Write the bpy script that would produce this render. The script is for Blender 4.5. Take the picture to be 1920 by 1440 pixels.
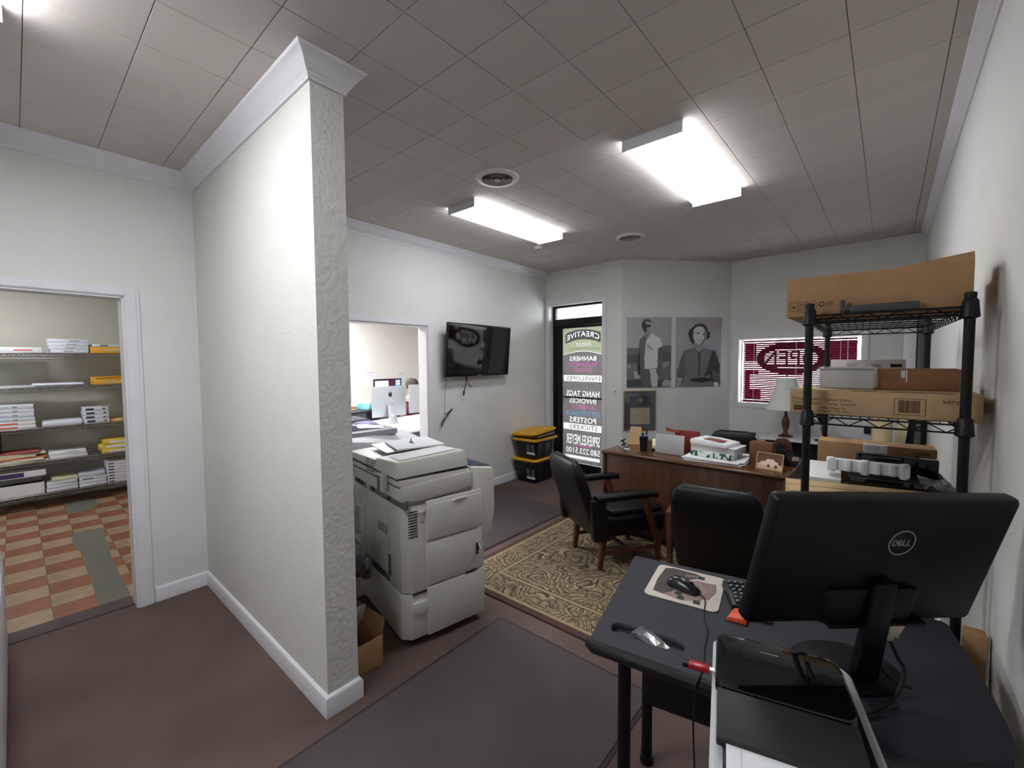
import bpy, bmesh, math, random
from mathutils import Vector, Matrix
random.seed(7)
D = bpy.data
SC = bpy.context.scene
COL = SC.collection
for o in list(D.objects):
    D.objects.remove(o, do_unlink=True)
R = math.radians

# ------------------------------------------------------------------ camera
CAM_H = 1.585
F_PX, YAW, PITCH, ROLL = 812.4, R(40.99), R(2.96), R(-0.405)
fwd = Vector((-math.sin(YAW) * math.cos(PITCH), math.cos(YAW) * math.cos(PITCH), -math.sin(PITCH)))
rgt = Vector((math.cos(YAW), math.sin(YAW), 0))
upv = rgt.cross(fwd)
r2 = math.cos(ROLL) * rgt + math.sin(ROLL) * upv
u2 = -math.sin(ROLL) * rgt + math.cos(ROLL) * upv
cd = D.cameras.new('camera')
cd.sensor_fit = 'HORIZONTAL'; cd.sensor_width = 36.0
cd.lens = F_PX / 1920 * 36.0
cd.clip_start = 0.02; cd.clip_end = 200
cam = D.objects.new('camera', cd); COL.objects.link(cam)
m = Matrix((r2, u2, -fwd)).transposed().to_4x4()
m.translation = Vector((0, 0, CAM_H))
cam.matrix_world = m
SC.camera = cam

# ------------------------------------------------------------------ daylight outside, exposure
w = D.worlds.new('overcast_daylight'); SC.world = w; w.use_nodes = True
bg = w.node_tree.nodes['Background']
bg.inputs['Color'].default_value = (0.93, 0.95, 1.0, 1)
bg.inputs['Strength'].default_value = 12.0
SC.view_settings.view_transform = 'Standard'
SC.view_settings.look = 'None'
SC.view_settings.gamma = 1.0
SC.view_settings.use_curve_mapping = False
SC.view_settings.exposure = 0.0
cy = SC.cycles        # light path limits only
cy.max_bounces = 6; cy.diffuse_bounces = 3; cy.glossy_bounces = 3; cy.transmission_bounces = 4; cy.transparent_max_bounces = 10
cy.caustics_reflective = False; cy.caustics_refractive = False
cy.use_adaptive_sampling = True; cy.adaptive_threshold = 0.08; cy.adaptive_min_samples = 16
LAMP = 15.2            # fluorescent diffuser strength in the main room
LAMP_OFFICE = 60.0    # brighter tubes in the back office
LAMP_STORE = 26.0
LAMP_HALL = 35.0

# ------------------------------------------------------------------ materials
def lin(c):
    c = c / 255.0
    return c / 12.92 if c <= 0.04045 else ((c + 0.055) / 1.055) ** 2.4
def rgb(r, g, b): return (lin(r), lin(g), lin(b), 1.0)
MATS = {}
def mat(name, c, rough=0.6, metal=0.0, var=0.0, vscale=20.0, bump=0.0, bscale=200.0, spec=0.5, coat=0.0, stretch=None, c2=None, alpha=None, sheen=0.0):
    """procedural principled material: colour varied by noise, optional noise relief"""
    if name in MATS: return MATS[name]
    M = D.materials.new(name); M.use_nodes = True
    N = M.node_tree.nodes; L = M.node_tree.links
    B = N['Principled BSDF']
    B.inputs['Base Color'].default_value = c
    B.inputs['Roughness'].default_value = rough
    B.inputs['Metallic'].default_value = metal
    B.inputs['Specular IOR Level'].default_value = spec
    if coat: B.inputs['Coat Weight'].default_value = coat
    if sheen: B.inputs['Sheen Weight'].default_value = sheen
    if alpha is not None: B.inputs['Alpha'].default_value = alpha
    tc = N.new('ShaderNodeTexCoord'); src = tc.outputs['Object']
    if stretch:
        mp = N.new('ShaderNodeMapping'); mp.inputs['Scale'].default_value = stretch
        L.new(src, mp.inputs['Vector']); src = mp.outputs['Vector']
    if var or c2:
        n = N.new('ShaderNodeTexNoise'); n.inputs['Scale'].default_value = vscale
        n.inputs['Detail'].default_value = 2
        L.new(src, n.inputs['Vector'])
        rp = N.new('ShaderNodeValToRGB')
        a, b = (c, c2) if c2 else (tuple(x * (1 - var) for x in c[:3]) + (1,), tuple(min(1, x * (1 + var)) for x in c[:3]) + (1,))
        rp.color_ramp.elements[0].position = 0.3; rp.color_ramp.elements[0].color = a
        rp.color_ramp.elements[1].position = 0.7; rp.color_ramp.elements[1].color = b
        L.new(n.outputs['Fac'], rp.inputs['Fac']); L.new(rp.outputs['Color'], B.inputs['Base Color'])
    if bump:
        n2 = N.new('ShaderNodeTexNoise'); n2.inputs['Scale'].default_value = bscale; n2.inputs['Detail'].default_value = 1.5
        L.new(tc.outputs['Object'], n2.inputs['Vector'])
        bp = N.new('ShaderNodeBump'); bp.inputs['Strength'].default_value = bump; bp.inputs['Distance'].default_value = 0.004
        L.new(n2.outputs['Fac'], bp.inputs['Height']); L.new(bp.outputs['Normal'], B.inputs['Normal'])
    MATS[name] = M
    return M
def emat(name, c, strength):
    if name in MATS: return MATS[name]
    M = D.materials.new(name); M.use_nodes = True
    N = M.node_tree.nodes; L = M.node_tree.links
    for n in list(N): N.remove(n)
    o = N.new('ShaderNodeOutputMaterial'); e = N.new('ShaderNodeEmission')
    e.inputs['Color'].default_value = c; e.inputs['Strength'].default_value = strength
    L.new(e.outputs[0], o.inputs['Surface']); MATS[name] = M
    return M
def clearmat(name, tint, gloss=0.08, rough=0.02, diffuse=None, mixd=0.0):
    """thin clear or tinted sheet: tinted transparency with a little gloss, optional diffuse print"""
    if name in MATS: return MATS[name]
    M = D.materials.new(name); M.use_nodes = True
    N = M.node_tree.nodes; L = M.node_tree.links
    for n in list(N): N.remove(n)
    o = N.new('ShaderNodeOutputMaterial'); t = N.new('ShaderNodeBsdfTransparent'); t.inputs['Color'].default_value = tint
    out = t.outputs[0]
    if diffuse:
        d = N.new('ShaderNodeBsdfDiffuse'); d.inputs['Color'].default_value = diffuse
        mx = N.new('ShaderNodeMixShader'); mx.inputs[0].default_value = mixd
        L.new(out, mx.inputs[1]); L.new(d.outputs[0], mx.inputs[2]); out = mx.outputs[0]
    if gloss:
        g = N.new('ShaderNodeBsdfGlossy'); g.inputs['Roughness'].default_value = rough; g.inputs['Color'].default_value = (1, 1, 1, 1)
        mx = N.new('ShaderNodeMixShader'); mx.inputs[0].default_value = gloss
        L.new(out, mx.inputs[1]); L.new(g.outputs[0], mx.inputs[2]); out = mx.outputs[0]
    L.new(out, o.inputs['Surface']); MATS[name] = M
    return M
def filmmat(name, trans, refl=(.12, .12, .12)):
    """thin printed vinyl on glass: lets daylight through diffusely and reflects a little room light"""
    if name in MATS: return MATS[name]
    M = D.materials.new(name); M.use_nodes = True
    N = M.node_tree.nodes; L = M.node_tree.links
    for n in list(N): N.remove(n)
    o = N.new('ShaderNodeOutputMaterial'); t = N.new('ShaderNodeBsdfTranslucent'); t.inputs['Color'].default_value = tuple(trans) + (1,)
    d = N.new('ShaderNodeBsdfDiffuse'); d.inputs['Color'].default_value = tuple(refl) + (1,)
    a = N.new('ShaderNodeAddShader'); L.new(t.outputs[0], a.inputs[0]); L.new(d.outputs[0], a.inputs[1]); L.new(a.outputs[0], o.inputs['Surface'])
    MATS[name] = M
    return M
def woodmat(name, c1, c2, scale=6.0, stretch=(1, 1, 0.12), rough=0.45):
    if name in MATS: return MATS[name]
    M = mat(name, c1, rough)
    N = M.node_tree.nodes; L = M.node_tree.links; B = N['Principled BSDF']
    tc = [n for n in N if n.type == 'TEX_COORD'][0]
    mp = N.new('ShaderNodeMapping'); mp.inputs['Scale'].default_value = stretch
    n = N.new('ShaderNodeTexNoise'); n.inputs['Scale'].default_value = scale * 4; n.inputs['Detail'].default_value = 5; n.inputs['Roughness'].default_value = 0.65
    n.inputs['Distortion'].default_value = 0.6
    rp = N.new('ShaderNodeValToRGB')
    rp.color_ramp.elements[0].position = 0.36; rp.color_ramp.elements[0].color = c2
    rp.color_ramp.elements[1].position = 0.62; rp.color_ramp.elements[1].color = c1
    L.new(tc.outputs['Object'], mp.inputs['Vector']); L.new(mp.outputs['Vector'], n.inputs['Vector'])
    L.new(n.outputs['Fac'], rp.inputs['Fac']); L.new(rp.outputs['Color'], B.inputs['Base Color'])
    return M

M_wall = mat('painted_wall', rgb(224, 224, 221), 0.75, var=0.025, vscale=3, bump=0.35, bscale=120)
M_texwall = mat('textured_wall', rgb(216, 215, 211), 0.8, var=0.015, vscale=9, bump=0.32, bscale=70)
M_knock = mat('knockdown_plaster', rgb(220, 219, 215), 0.8, var=0.03, vscale=60, bump=0.9, bscale=52)
M_ceil = mat('ceiling_tile_white', rgb(206, 198, 192), 0.9, var=0.03, vscale=2.5)
M_ceilback = mat('ceiling_joint', rgb(176, 168, 162), 0.9)
M_trim = mat('white_trim', rgb(226, 225, 230), 0.35, var=0.02, vscale=8)
M_carpet = mat('brown_carpet', rgb(104, 84, 77), 0.95, c2=rgb(80, 65, 60), vscale=1.6)
M_mat = mat('dark_mat_pile', rgb(78, 69, 70), 0.97, var=0.12, vscale=3.0)
M_matedge = mat('mat_rubber_edge', rgb(50, 44, 46), 0.8)
M_black = mat('black_plastic', rgb(15, 15, 17), 0.45, spec=0.35)
M_blackgloss = mat('black_gloss', rgb(10, 10, 12), 0.06, coat=0.3)
M_blackmetal = mat('black_coated_steel', rgb(12, 12, 13), 0.45, spec=0.3)
M_darkframe = mat('dark_bronze_aluminium', rgb(20, 17, 18), 0.4, metal=0.3)
M_chrome = mat('chrome_wire', rgb(190, 190, 188), 0.25, metal=1.0)
M_white = mat('white_plastic', rgb(225, 225, 222), 0.4)
M_metalwhite = mat('white_enamel', rgb(225, 226, 230), 0.35)
M_copier = mat('copier_beige', rgb(214, 212, 203), 0.5, var=0.015, vscale=6)
M_copier2 = mat('copier_panel_grey', rgb(206, 204, 196), 0.5, var=0.015, vscale=6)
M_copierdark = mat('copier_slot', rgb(58, 56, 54), 0.7)
M_steel = mat('galvanised_steel', rgb(120, 132, 132), 0.45, metal=0.6, var=0.1, vscale=30)
M_card = mat('cardboard', rgb(168, 131, 92), 0.85, var=0.06, vscale=12)
M_card2 = mat('cardboard_light', rgb(186, 158, 116), 0.85, var=0.06, vscale=12)
M_carddark = mat('cardboard_print', rgb(70, 52, 38), 0.85)
M_cardtext = mat('cardboard_faint_print', rgb(122, 92, 62), 0.85)
M_paper = mat('white_paper', rgb(236, 237, 240), 0.8, var=0.02, vscale=30)
M_paper2 = mat('wrapped_ream_paper', rgb(222, 226, 236), 0.5, var=0.06, vscale=18)
M_leather = mat('black_leather', rgb(13, 13, 14), 0.36, spec=0.35, var=0.15, vscale=30, bump=0.25, bscale=350)
M_chairwood = woodmat('chair_wood', rgb(102, 56, 34), rgb(70, 36, 22), 8, (1, 1, 0.2), 0.4)
M_deskwood = woodmat('desk_walnut_laminate', rgb(92, 60, 38), rgb(64, 38, 22), 3.2, (1, 1, 0.10), 0.38)
M_desktop = woodmat('desk_top_walnut', rgb(96, 58, 36), rgb(72, 42, 26), 5, (0.12, 1, 1), 0.25)
M_ndesk = mat('charcoal_laminate', rgb(40, 41, 51), 0.6, spec=0.4, var=0.05, vscale=60)
M_ndeskedge = mat('black_desk_edge', rgb(20, 20, 23), 0.35)
M_yellow = mat('yellow_bin_lid', rgb(226, 168, 32), 0.45, var=0.04, vscale=6)
M_bin = mat('black_bin_plastic', rgb(19, 19, 27), 0.42)
M_orange = mat('orange_plastic', rgb(222, 84, 38), 0.5)
M_red = mat('red_plastic', rgb(168, 24, 30), 0.3)
M_manila = mat('manila_yellow', rgb(228, 168, 52), 0.6, var=0.08, vscale=12)
M_cream = mat('cream_paper', rgb(232, 222, 190), 0.8, var=0.04, vscale=15)
M_glass = clearmat('window_glass', (0.93, 0.96, 0.96, 1), 0.06)
M_bag = clearmat('clear_poly_bag', (0.9, 0.9, 0.92, 1), 0.22, 0.12, (0.8, 0.8, 0.82, 1), 0.10)
M_ink = mat('black_ink', rgb(26, 26, 28), 0.6)
M_greyink = mat('grey_ink', rgb(150, 152, 156), 0.7)
M_redink = mat('red_ink', rgb(226, 84, 72), 0.6)
M_navy = mat('navy_label', rgb(56, 68, 84), 0.6)

# ------------------------------------------------------------------ mesh building
class MB:
    def __init__(s): s.v = []; s.f = []
    def add(s, vs, fs):
        o = len(s.v); s.v += [tuple(v) for v in vs]; s.f += [tuple(i + o for i in f) for f in fs]; return s
    def box(s, x0, x1, y0, y1, z0, z1):
        return s.add([(x, y, z) for z in (z0, z1) for y in (y0, y1) for x in (x0, x1)],
                     [(0, 2, 3, 1), (4, 5, 7, 6), (0, 1, 5, 4), (2, 6, 7, 3), (0, 4, 6, 2), (1, 3, 7, 5)])
    def obox(s, c, sx, sy, sz, M):
        """oriented box, size sx sy sz, centre c, M a 3x3 rotation"""
        vs = []
        for z in (-.5, .5):
            for y in (-.5, .5):
                for x in (-.5, .5):
                    vs.append(Vector(c) + M @ Vector((x * sx, y * sy, z * sz)))
        return s.add(vs, [(0, 2, 3, 1), (4, 5, 7, 6), (0, 1, 5, 4), (2, 6, 7, 3), (0, 4, 6, 2), (1, 3, 7, 5)])
    def hexa(s, b, t):
        """8-corner solid: bottom ring b (4), top ring t (4)"""
        return s.add(list(b) + list(t), [(3, 2, 1, 0), (4, 5, 6, 7), (0, 1, 5, 4), (1, 2, 6, 5), (2, 3, 7, 6), (3, 0, 4, 7)])
    def prism(s, poly, h0, h1, plane='xy'):
        n = len(poly)
        def P(a, b, h): return {'xy': (a, b, h), 'xz': (a, h, b), 'yz': (h, a, b)}[plane]
        vs = [P(a, b, h0) for a, b in poly] + [P(a, b, h1) for a, b in poly]
        fs = [tuple(range(n))[::-1], tuple(range(n, 2 * n))] + [(i, (i + 1) % n, n + (i + 1) % n, n + i) for i in range(n)]
        return s.add(vs, fs)
    def loft(s, rings, caps=True, closed=False):
        n = len(rings[0]); vs = [p for r in rings for p in r]; fs = []
        m_ = len(rings)
        for k in range(m_ if closed else m_ - 1):
            a, b = k * n, ((k + 1) % m_) * n
            for i in range(n): fs.append((a + i, a + (i + 1) % n, b + (i + 1) % n, b + i))
        if caps and not closed: fs += [tuple(range(n))[::-1], tuple(range((m_ - 1) * n, m_ * n))]
        return s.add(vs, fs)
    def tube(s, pts, r, n=8, closed=False):
        pts = [Vector(p) for p in pts]; rings = []
        rr = r if isinstance(r, (list, tuple)) else [r] * len(pts)
        ref = None
        for i, p in enumerate(pts):
            a = pts[i - 1] if (i > 0 or closed) else p
            b = pts[(i + 1) % len(pts)] if (i < len(pts) - 1 or closed) else p
            t = (b - a).normalized()
            if ref is None:
                ref = Vector((0, 0, 1)) if abs(t.z) < 0.9 else Vector((1, 0, 0))
            x = ref - t * ref.dot(t)
            if x.length < 1e-4: x = Vector((0, 1, 0)) - t * t.y
            x.normalize(); ref = x; y = t.cross(x)
            rings.append([p + (x * math.cos(2 * math.pi * k / n) + y * math.sin(2 * math.pi * k / n)) * rr[i] for k in range(n)])
        return s.loft(rings, True, closed)
    def cyl(s, p0, p1, r0, r1=None, n=16):
        return s.tube([p0, p1], [r0, r0 if r1 is None else r1], n)
    def lathe(s, prof, n=24, c=(0, 0, 0), cap=True):
        rings = [[(c[0] + r * math.cos(2 * math.pi * k / n), c[1] + r * math.sin(2 * math.pi * k / n), c[2] + z) for k in range(n)] for r, z in prof]
        return s.loft(rings, cap)
    def ell(s, c, rx, ry, rz, n=14, m_=8):
        rings = []
        for i in range(1, m_):
            a = -math.pi / 2 + math.pi * i / m_
            rings.append([(c[0] + rx * math.cos(a) * math.cos(2 * math.pi * k / n), c[1] + ry * math.cos(a) * math.sin(2 * math.pi * k / n), c[2] + rz * math.sin(a)) for k in range(n)])
        return s.loft(rings)
    def mesh(s, name, bevel=0.0, seg=2, smooth=35, clean=True):
        me = D.meshes.new(name); me.from_pydata(s.v, [], s.f); me.update()
        bm = bmesh.new(); bm.from_mesh(me)
        if clean: bmesh.ops.recalc_face_normals(bm, faces=bm.faces)
        if bevel:
            es = [e for e in bm.edges if len(e.link_faces) == 2 and e.calc_face_angle(0) > R(25)]
            bmesh.ops.bevel(bm, geom=es, offset=bevel, segments=seg, affect='EDGES', profile=0.5, clamp_overlap=True)
        bm.to_mesh(me); bm.free()
        if smooth:
            me.polygons.foreach_set('use_smooth', [True] * len(me.polygons))
            me.set_sharp_from_angle(angle=R(smooth))
        return me
    def build(s, name, material, parent=None, bevel=0.0, seg=2, smooth=35, loc=None, rot=None):
        return link(name, s.mesh(name, bevel, seg, smooth), material, parent, loc, rot)
def link(name, me, material, parent=None, loc=None, rot=None):
    o = D.objects.new(name, me)
    if material and not me.materials: me.materials.append(material)
    COL.objects.link(o)
    if parent: o.parent = parent
    if loc is not None: o.location = loc
    if rot is not None: o.rotation_euler = rot
    return o
def tag(o, label=None, cat=None, group=None, kind=None):
    if label: o['label'] = label
    if cat: o['category'] = cat
    if group: o['group'] = group
    if kind: o['kind'] = kind
    return o
def thing(name, label, cat, loc=(0, 0, 0), rz=0.0, group=None):
    o = D.objects.new(name, None); COL.objects.link(o)
    o.empty_display_size = 0.05
    o.location = loc; o.rotation_euler = (0, 0, rz)
    return tag(o, label, cat, group)
def struct(o): o['kind'] = 'structure'; return o
def copy_tree(o, parent=None):
    c = o.copy(); COL.objects.link(c); c.parent = parent
    for ch in list(o.children): copy_tree(ch, c)
    return c
def rbox(x0, x1, y0, y1, z0, z1): return MB().box(x0, x1, y0, y1, z0, z1)
def roundrect(x0, x1, y0, y1, r, n=5):
    p = []
    for cx, cy, a in ((x1 - r, y1 - r, 0), (x0 + r, y1 - r, 90), (x0 + r, y0 + r, 180), (x1 - r, y0 + r, 270)):
        for k in range(n + 1):
            t = R(a + 90 * k / n); p.append((cx + r * math.cos(t), cy + r * math.sin(t)))
    return p
def bez(pts, n=10):
    """Catmull-Rom through points"""
    P = [Vector(p) for p in pts]; P = [P[0] * 2 - P[1]] + P + [P[-1] * 2 - P[-2]]; out = []
    for i in range(1, len(P) - 2):
        for k in range(n):
            t = k / n
            out.append(0.5 * ((2 * P[i]) + (P[i + 1] - P[i - 1]) * t + (2 * P[i - 1] - 5 * P[i] + 4 * P[i + 1] - P[i + 2]) * t * t + (3 * P[i] - P[i - 1] - 3 * P[i + 1] + P[i + 2]) * t ** 3))
    out.append(P[-2]); return out

# ------------------------------------------------------------------ lettering
def font_loops(s, shear=0.0, space=1.0):
    cu = D.curves.new('lettering', 'FONT'); cu.body = s; cu.fill_mode = 'NONE'; cu.resolution_u = 3; cu.shear = shear; cu.space_character = space
    o = D.objects.new('lettering_tmp', cu); COL.objects.link(o)
    me = D.meshes.new_from_object(o.evaluated_get(bpy.context.evaluated_depsgraph_get()))
    D.objects.remove(o); D.curves.remove(cu)
    co = [v.co.copy() for v in me.vertices]; nb = {}
    for e in me.edges:
        a, b = e.vertices; nb.setdefault(a, []).append(b); nb.setdefault(b, []).append(a)
    D.meshes.remove(me)
    seen = set(); loops = []
    for st in nb:
        if st in seen: continue
        lp = [st]; seen.add(st); cur = st
        while True:
            nx = [q for q in nb[cur] if q not in seen]
            if not nx: break
            cur = nx[0]; seen.add(cur); lp.append(cur)
        if len(lp) > 2: loops.append([(co[i].x, co[i].y) for i in lp])
    return loops
def inside(p, l):
    c = False
    for i in range(len(l)):
        (x1, y1), (x2, y2) = l[i - 1], l[i]
        if (y1 > p[1]) != (y2 > p[1]) and p[0] < (x2 - x1) * (p[1] - y1) / (y2 - y1) + x1: c = not c
    return c
def bolden(loops, d):
    """thicken glyph strokes: outer outlines grow, counters shrink"""
    out = []
    for i, l in enumerate(loops):
        hole = sum(inside(l[0], q) for j, q in enumerate(loops) if j != i) % 2
        area = sum(l[k - 1][0] * l[k][1] - l[k][0] * l[k - 1][1] for k in range(len(l)))
        sg = (1 if area > 0 else -1) * (-1 if hole else 1)
        q = []
        for k in range(len(l)):
            a, b, c = Vector(l[k - 1]), Vector(l[k]), Vector(l[(k + 1) % len(l)])
            e1, e2 = b - a, c - b
            if e1.length < 1e-7 or e2.length < 1e-7: q.append(l[k]); continue
            n1 = Vector((e1.y, -e1.x)).normalized(); n2 = Vector((e2.y, -e2.x)).normalized(); n_ = n1 + n2
            if n_.length < .3: n_ = n1
            n_ = n_.normalized() * min(1.6, 1 / max(.5, n_.normalized().dot(n1)))
            q.append((b.x + n_.x * d * sg, b.y + n_.y * d * sg))
        out.append(q)
    return out
def fit(loops, x0, x1, y0, y1, mirror=False, warp=None):
    xs = [p[0] for l in loops for p in l]; ys = [p[1] for l in loops for p in l]
    a, b, c, d = min(xs), max(xs), min(ys), max(ys)
    out = []
    for l in loops:
        q = []
        for x, y in l:
            u = (x - a) / (b - a); v = (y - c) / (d - c)
            if mirror: u = 1 - u
            X, Y = x0 + (x1 - x0) * u, y0 + (y1 - y0) * v
            if warp: X, Y = warp(X, Y)
            q.append((X, Y))
        out.append(q)
    return out
def sheet(loops, thick=0.0006):
    """even-odd filled plate from 2D loops, in local xy"""
    cu = D.curves.new('sheet', 'CURVE'); cu.dimensions = '2D'; cu.fill_mode = 'BOTH'; cu.extrude = thick / 2
    for l in loops:
        sp = cu.splines.new('POLY'); sp.points.add(len(l) - 1); sp.use_cyclic_u = True
        for i, p in enumerate(l): sp.points[i].co = (p[0], p[1], 0, 1)
    o = D.objects.new('sheet_tmp', cu); COL.objects.link(o)
    me = D.meshes.new_from_object(o.evaluated_get(bpy.context.evaluated_depsgraph_get()))
    D.objects.remove(o); D.curves.remove(cu)
    return me
def frame(origin, right, up):
    r_ = Vector(right).normalized(); u_ = Vector(up).normalized(); n_ = r_.cross(u_)
    M = Matrix((r_, u_, n_)).transposed().to_4x4(); M.translation = Vector(origin); return M
def print_on(name, s, material, parent, origin, right, up, width, height, depth=0.0006, shear=0.0, bold=0.0):
    """flat lettering centred on origin in the parent's space"""
    lp = fit(font_loops(s, shear), -width / 2, width / 2, -height / 2, height / 2)
    me = sheet(lp, depth); me.transform(frame(origin, right, up))
    return link(name, me, material, parent)
def shape_on(name, loops, material, parent, origin, right, up, depth=0.0006):
    me = sheet(loops, depth); me.transform(frame(origin, right, up))
    return link(name, me, material, parent)
# ================================================================== THE ROOM
CEIL = 2.862
XR = 0.262                      # right wall
YB = -2.2                       # wall behind the photographer
def WL(y): return -3.66 - 0.035 * (y - 0.8)      # left wall runs slightly askew
C_fl = (WL(5.15), 5.15); C_fd = (-2.573, 5.088); C_fa = (-1.576, 6.205); C_fr = (XR, 6.10)

def wall(name, a, b, thick, material, openings=(), z1=CEIL):
    """wall from a to b, thickness to the left of the direction; openings (s0,s1,z0,z1) along it"""
    a = Vector(a); b = Vector(b); Ln = (b - a).length; d = (b - a) / Ln; nrm = Vector((-d.y, d.x))
    mb = MB()
    def blk(s0, s1, za, zb):
        if s1 - s0 < 1e-4 or zb - za < 1e-4: return
        p = [a + d * s0, a + d * s1, a + d * s1 + nrm * thick, a + d * s0 + nrm * thick]
        mb.hexa([(q.x, q.y, za) for q in p], [(q.x, q.y, zb) for q in p])
    s = 0.0
    for s0, s1, za, zb in sorted(openings):
        blk(s, s0, 0, z1); blk(s0, s1, 0, za); blk(s0, s1, zb, z1); s = s1
    blk(s, Ln, 0, z1)
    return struct(mb.build(name, material, smooth=0))
def moulding(name, path, prof, material):
    """profile (d to the right of travel, z) swept along a floor-plan path with mitres"""
    P = [Vector(p) for p in path]; rings = []
    for i, p in enumerate(P):
        ns = []
        for q, r_ in ((i - 1, i), (i, i + 1)):
            if 0 <= q and r_ < len(P):
                d = (P[r_] - P[q]).normalized(); ns.append(Vector((d.y, -d.x)))
        n_ = ns[0] if len(ns) == 1 else (ns[0] + ns[1]).normalized() / max(0.3, math.cos(ns[0].angle(ns[1]) / 2))
        rings.append([(p.x + n_.x * d_, p.y + n_.y * d_, z) for d_, z in prof])
    return struct(MB().loft(rings).build(name, material, smooth=25))

Ll = math.hypot(WL(5.15) - WL(YB), 5.15 - YB)
def sl(y): return (y - YB) / (5.15 - YB) * Ll
wall('wall_left', (WL(YB), YB), C_fl, 0.13, M_wall, [(sl(-0.36), sl(0.475), 0, 2.012), (sl(1.92), sl(2.915), 0, 1.968)])
wall('wall_front_door', C_fl, C_fd, 0.17, M_wall, [(0.06, 0.962, 0, 2.385)])
wall('wall_front_angled', C_fd, C_fa, 0.17, M_wall)
Lw = math.hypot(C_fr[0] - C_fa[0], C_fr[1] - C_fa[1])
wall('wall_front_window', C_fa, C_fr, 0.17, M_wall, [(0.100, 1.346, 1.035, 1.85)])
wall('wall_right', C_fr, (XR, YB), 0.13, M_wall)
wall('wall_back', (XR, YB), (WL(YB), YB), 0.13, M_wall)
# partition between the hall and the front room, its free end facing the camera
pw = struct(MB().box(WL(0.9), -1.855, 0.862, 1.010, 0, CEIL).build('wall_partition', M_texwall, smooth=0))
pw.data.materials.append(M_knock)
for pf_ in pw.data.polygons:
    if pf_.normal.x > .9: pf_.material_index = 1
# closing pieces at the outer corners of the shop front
struct(MB().cyl((C_fd[0], C_fd[1] + .1, 0), (C_fd[0], C_fd[1] + .1, CEIL), 0.06, n=8).build('wall_front_corner', M_wall))

# floor
struct(MB().box(-3.80, XR + 0.13, YB - .13, 6.5, -0.06, 0).build('floor', M_carpet, smooth=0))
# ceiling: backing and 12 inch tiles with open joints
ceiling = struct(MB().box(-9.0, XR + 0.3, YB - .2, 6.6, CEIL + 0.011, CEIL + 0.09).build('ceiling', M_ceilback, smooth=0))
TP = 0.305
def tile_mesh(sx, sy):
    b = 0.0014
    x, y = sx / 2 - 0.0012, sy / 2 - 0.0012
    mb = MB(); r0 = [(-x, -y, .011), (x, -y, .011), (x, y, .011), (-x, y, .011)]
    r1 = [(-x, -y, b), (x, -y, b), (x, y, b), (-x, y, b)]
    r2_ = [(-x + b, -y + b, 0), (x - b, -y + b, 0), (x - b, y - b, 0), (-x + b, y - b, 0)]
    mb.loft([r0, r1, r2_], caps=False); mb.f.append((8, 9, 10, 11))
    return mb.mesh('ceiling_tile', smooth=0)
TM = tile_mesh(TP, TP); TM.materials.append(M_ceil)
def inside_room(x, y, g=0.0):
    if x < WL(y) - g or x > XR + g: return False
    if y > 6.2 + g: return False
    if y > 5.1 + g and x < -2.573 - g: return False
    if -2.573 <= x < -1.576 and y > 5.088 + (x + 2.573) * 1.12 + g * 1.4: return False
    return True
cnt = 0
for i in range(-14, 3):
    for j in range(-8, 19):
        x = -0.153 + (i + .5) * TP; y = 0.995 + (j + .5) * TP
        if not inside_room(x, y, 0.14) or y < -0.35: continue
        # keep what the photograph can see
        if x < -3.0 and y < -0.1: continue
        if x > -0.9 and y < 0.7: continue
        if cnt >= 296: break
        link('ceiling_tile', TM, None, ceiling, (x, y, CEIL)); cnt += 1
rest = MB()
for i in range(-14, 3):
    for j in range(-12, 19):
        x = -0.153 + (i + .5) * TP; y = 0.995 + (j + .5) * TP
        if not inside_room(x, y, 0.13): continue
        if y < -0.35 or (x < -3.0 and y < -0.1) or (x > -0.9 and y < 0.7):
            h = TP / 2 - 0.0012; rest.box(x - h, x + h, y - h, y + h, CEIL, CEIL + 0.011)
tag(rest.build('ceiling_tiles_behind', M_ceil, ceiling, smooth=0), kind='stuff')

# crown mouldings and baseboards
cz = CEIL
CROWN = [(0, cz - .100), (.010, cz - .100), (.012, cz - .088), (.018, cz - .080), (.020, cz - .074), (.028, cz - .066), (.042, cz - .038), (.060, cz - .018), (.072, cz - .012), (.076, cz - .006), (.078, cz - .001), (0, cz - .001)]
moulding('trim_1', [(WL(-2.15), -2.15), (WL(.862), .862), (-1.855, .862), (-1.855, 1.010), (WL(1.01), 1.010), (WL(5.14), 5.14)], CROWN, M_trim)
moulding('trim_2', [(XR, 6.08), (XR, YB)], [(d * .72, cz - (cz - z) * .55) for d, z in CROWN], M_trim)
BASE = [(0, 0.001), (.016, .001), (.016, .078), (.012, .090), (.005, .097), (0, .098)]
moulding('baseboard_partition', [(WL(.56), .56), (WL(.862), .862), (-1.855, .862), (-1.855, 1.010), (-2.3, 1.010)], BASE, M_trim)
moulding('baseboard_left', [(WL(3.03), 3.03), (WL(5.14), 5.14)], BASE, M_trim)
moulding('baseboard_front', [(-2.77, 5.098), C_fd, C_fa, C_fr], BASE, M_trim)
moulding('baseboard_right', [(XR, 6.09), (XR, YB + .02)], BASE, M_trim)

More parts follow.
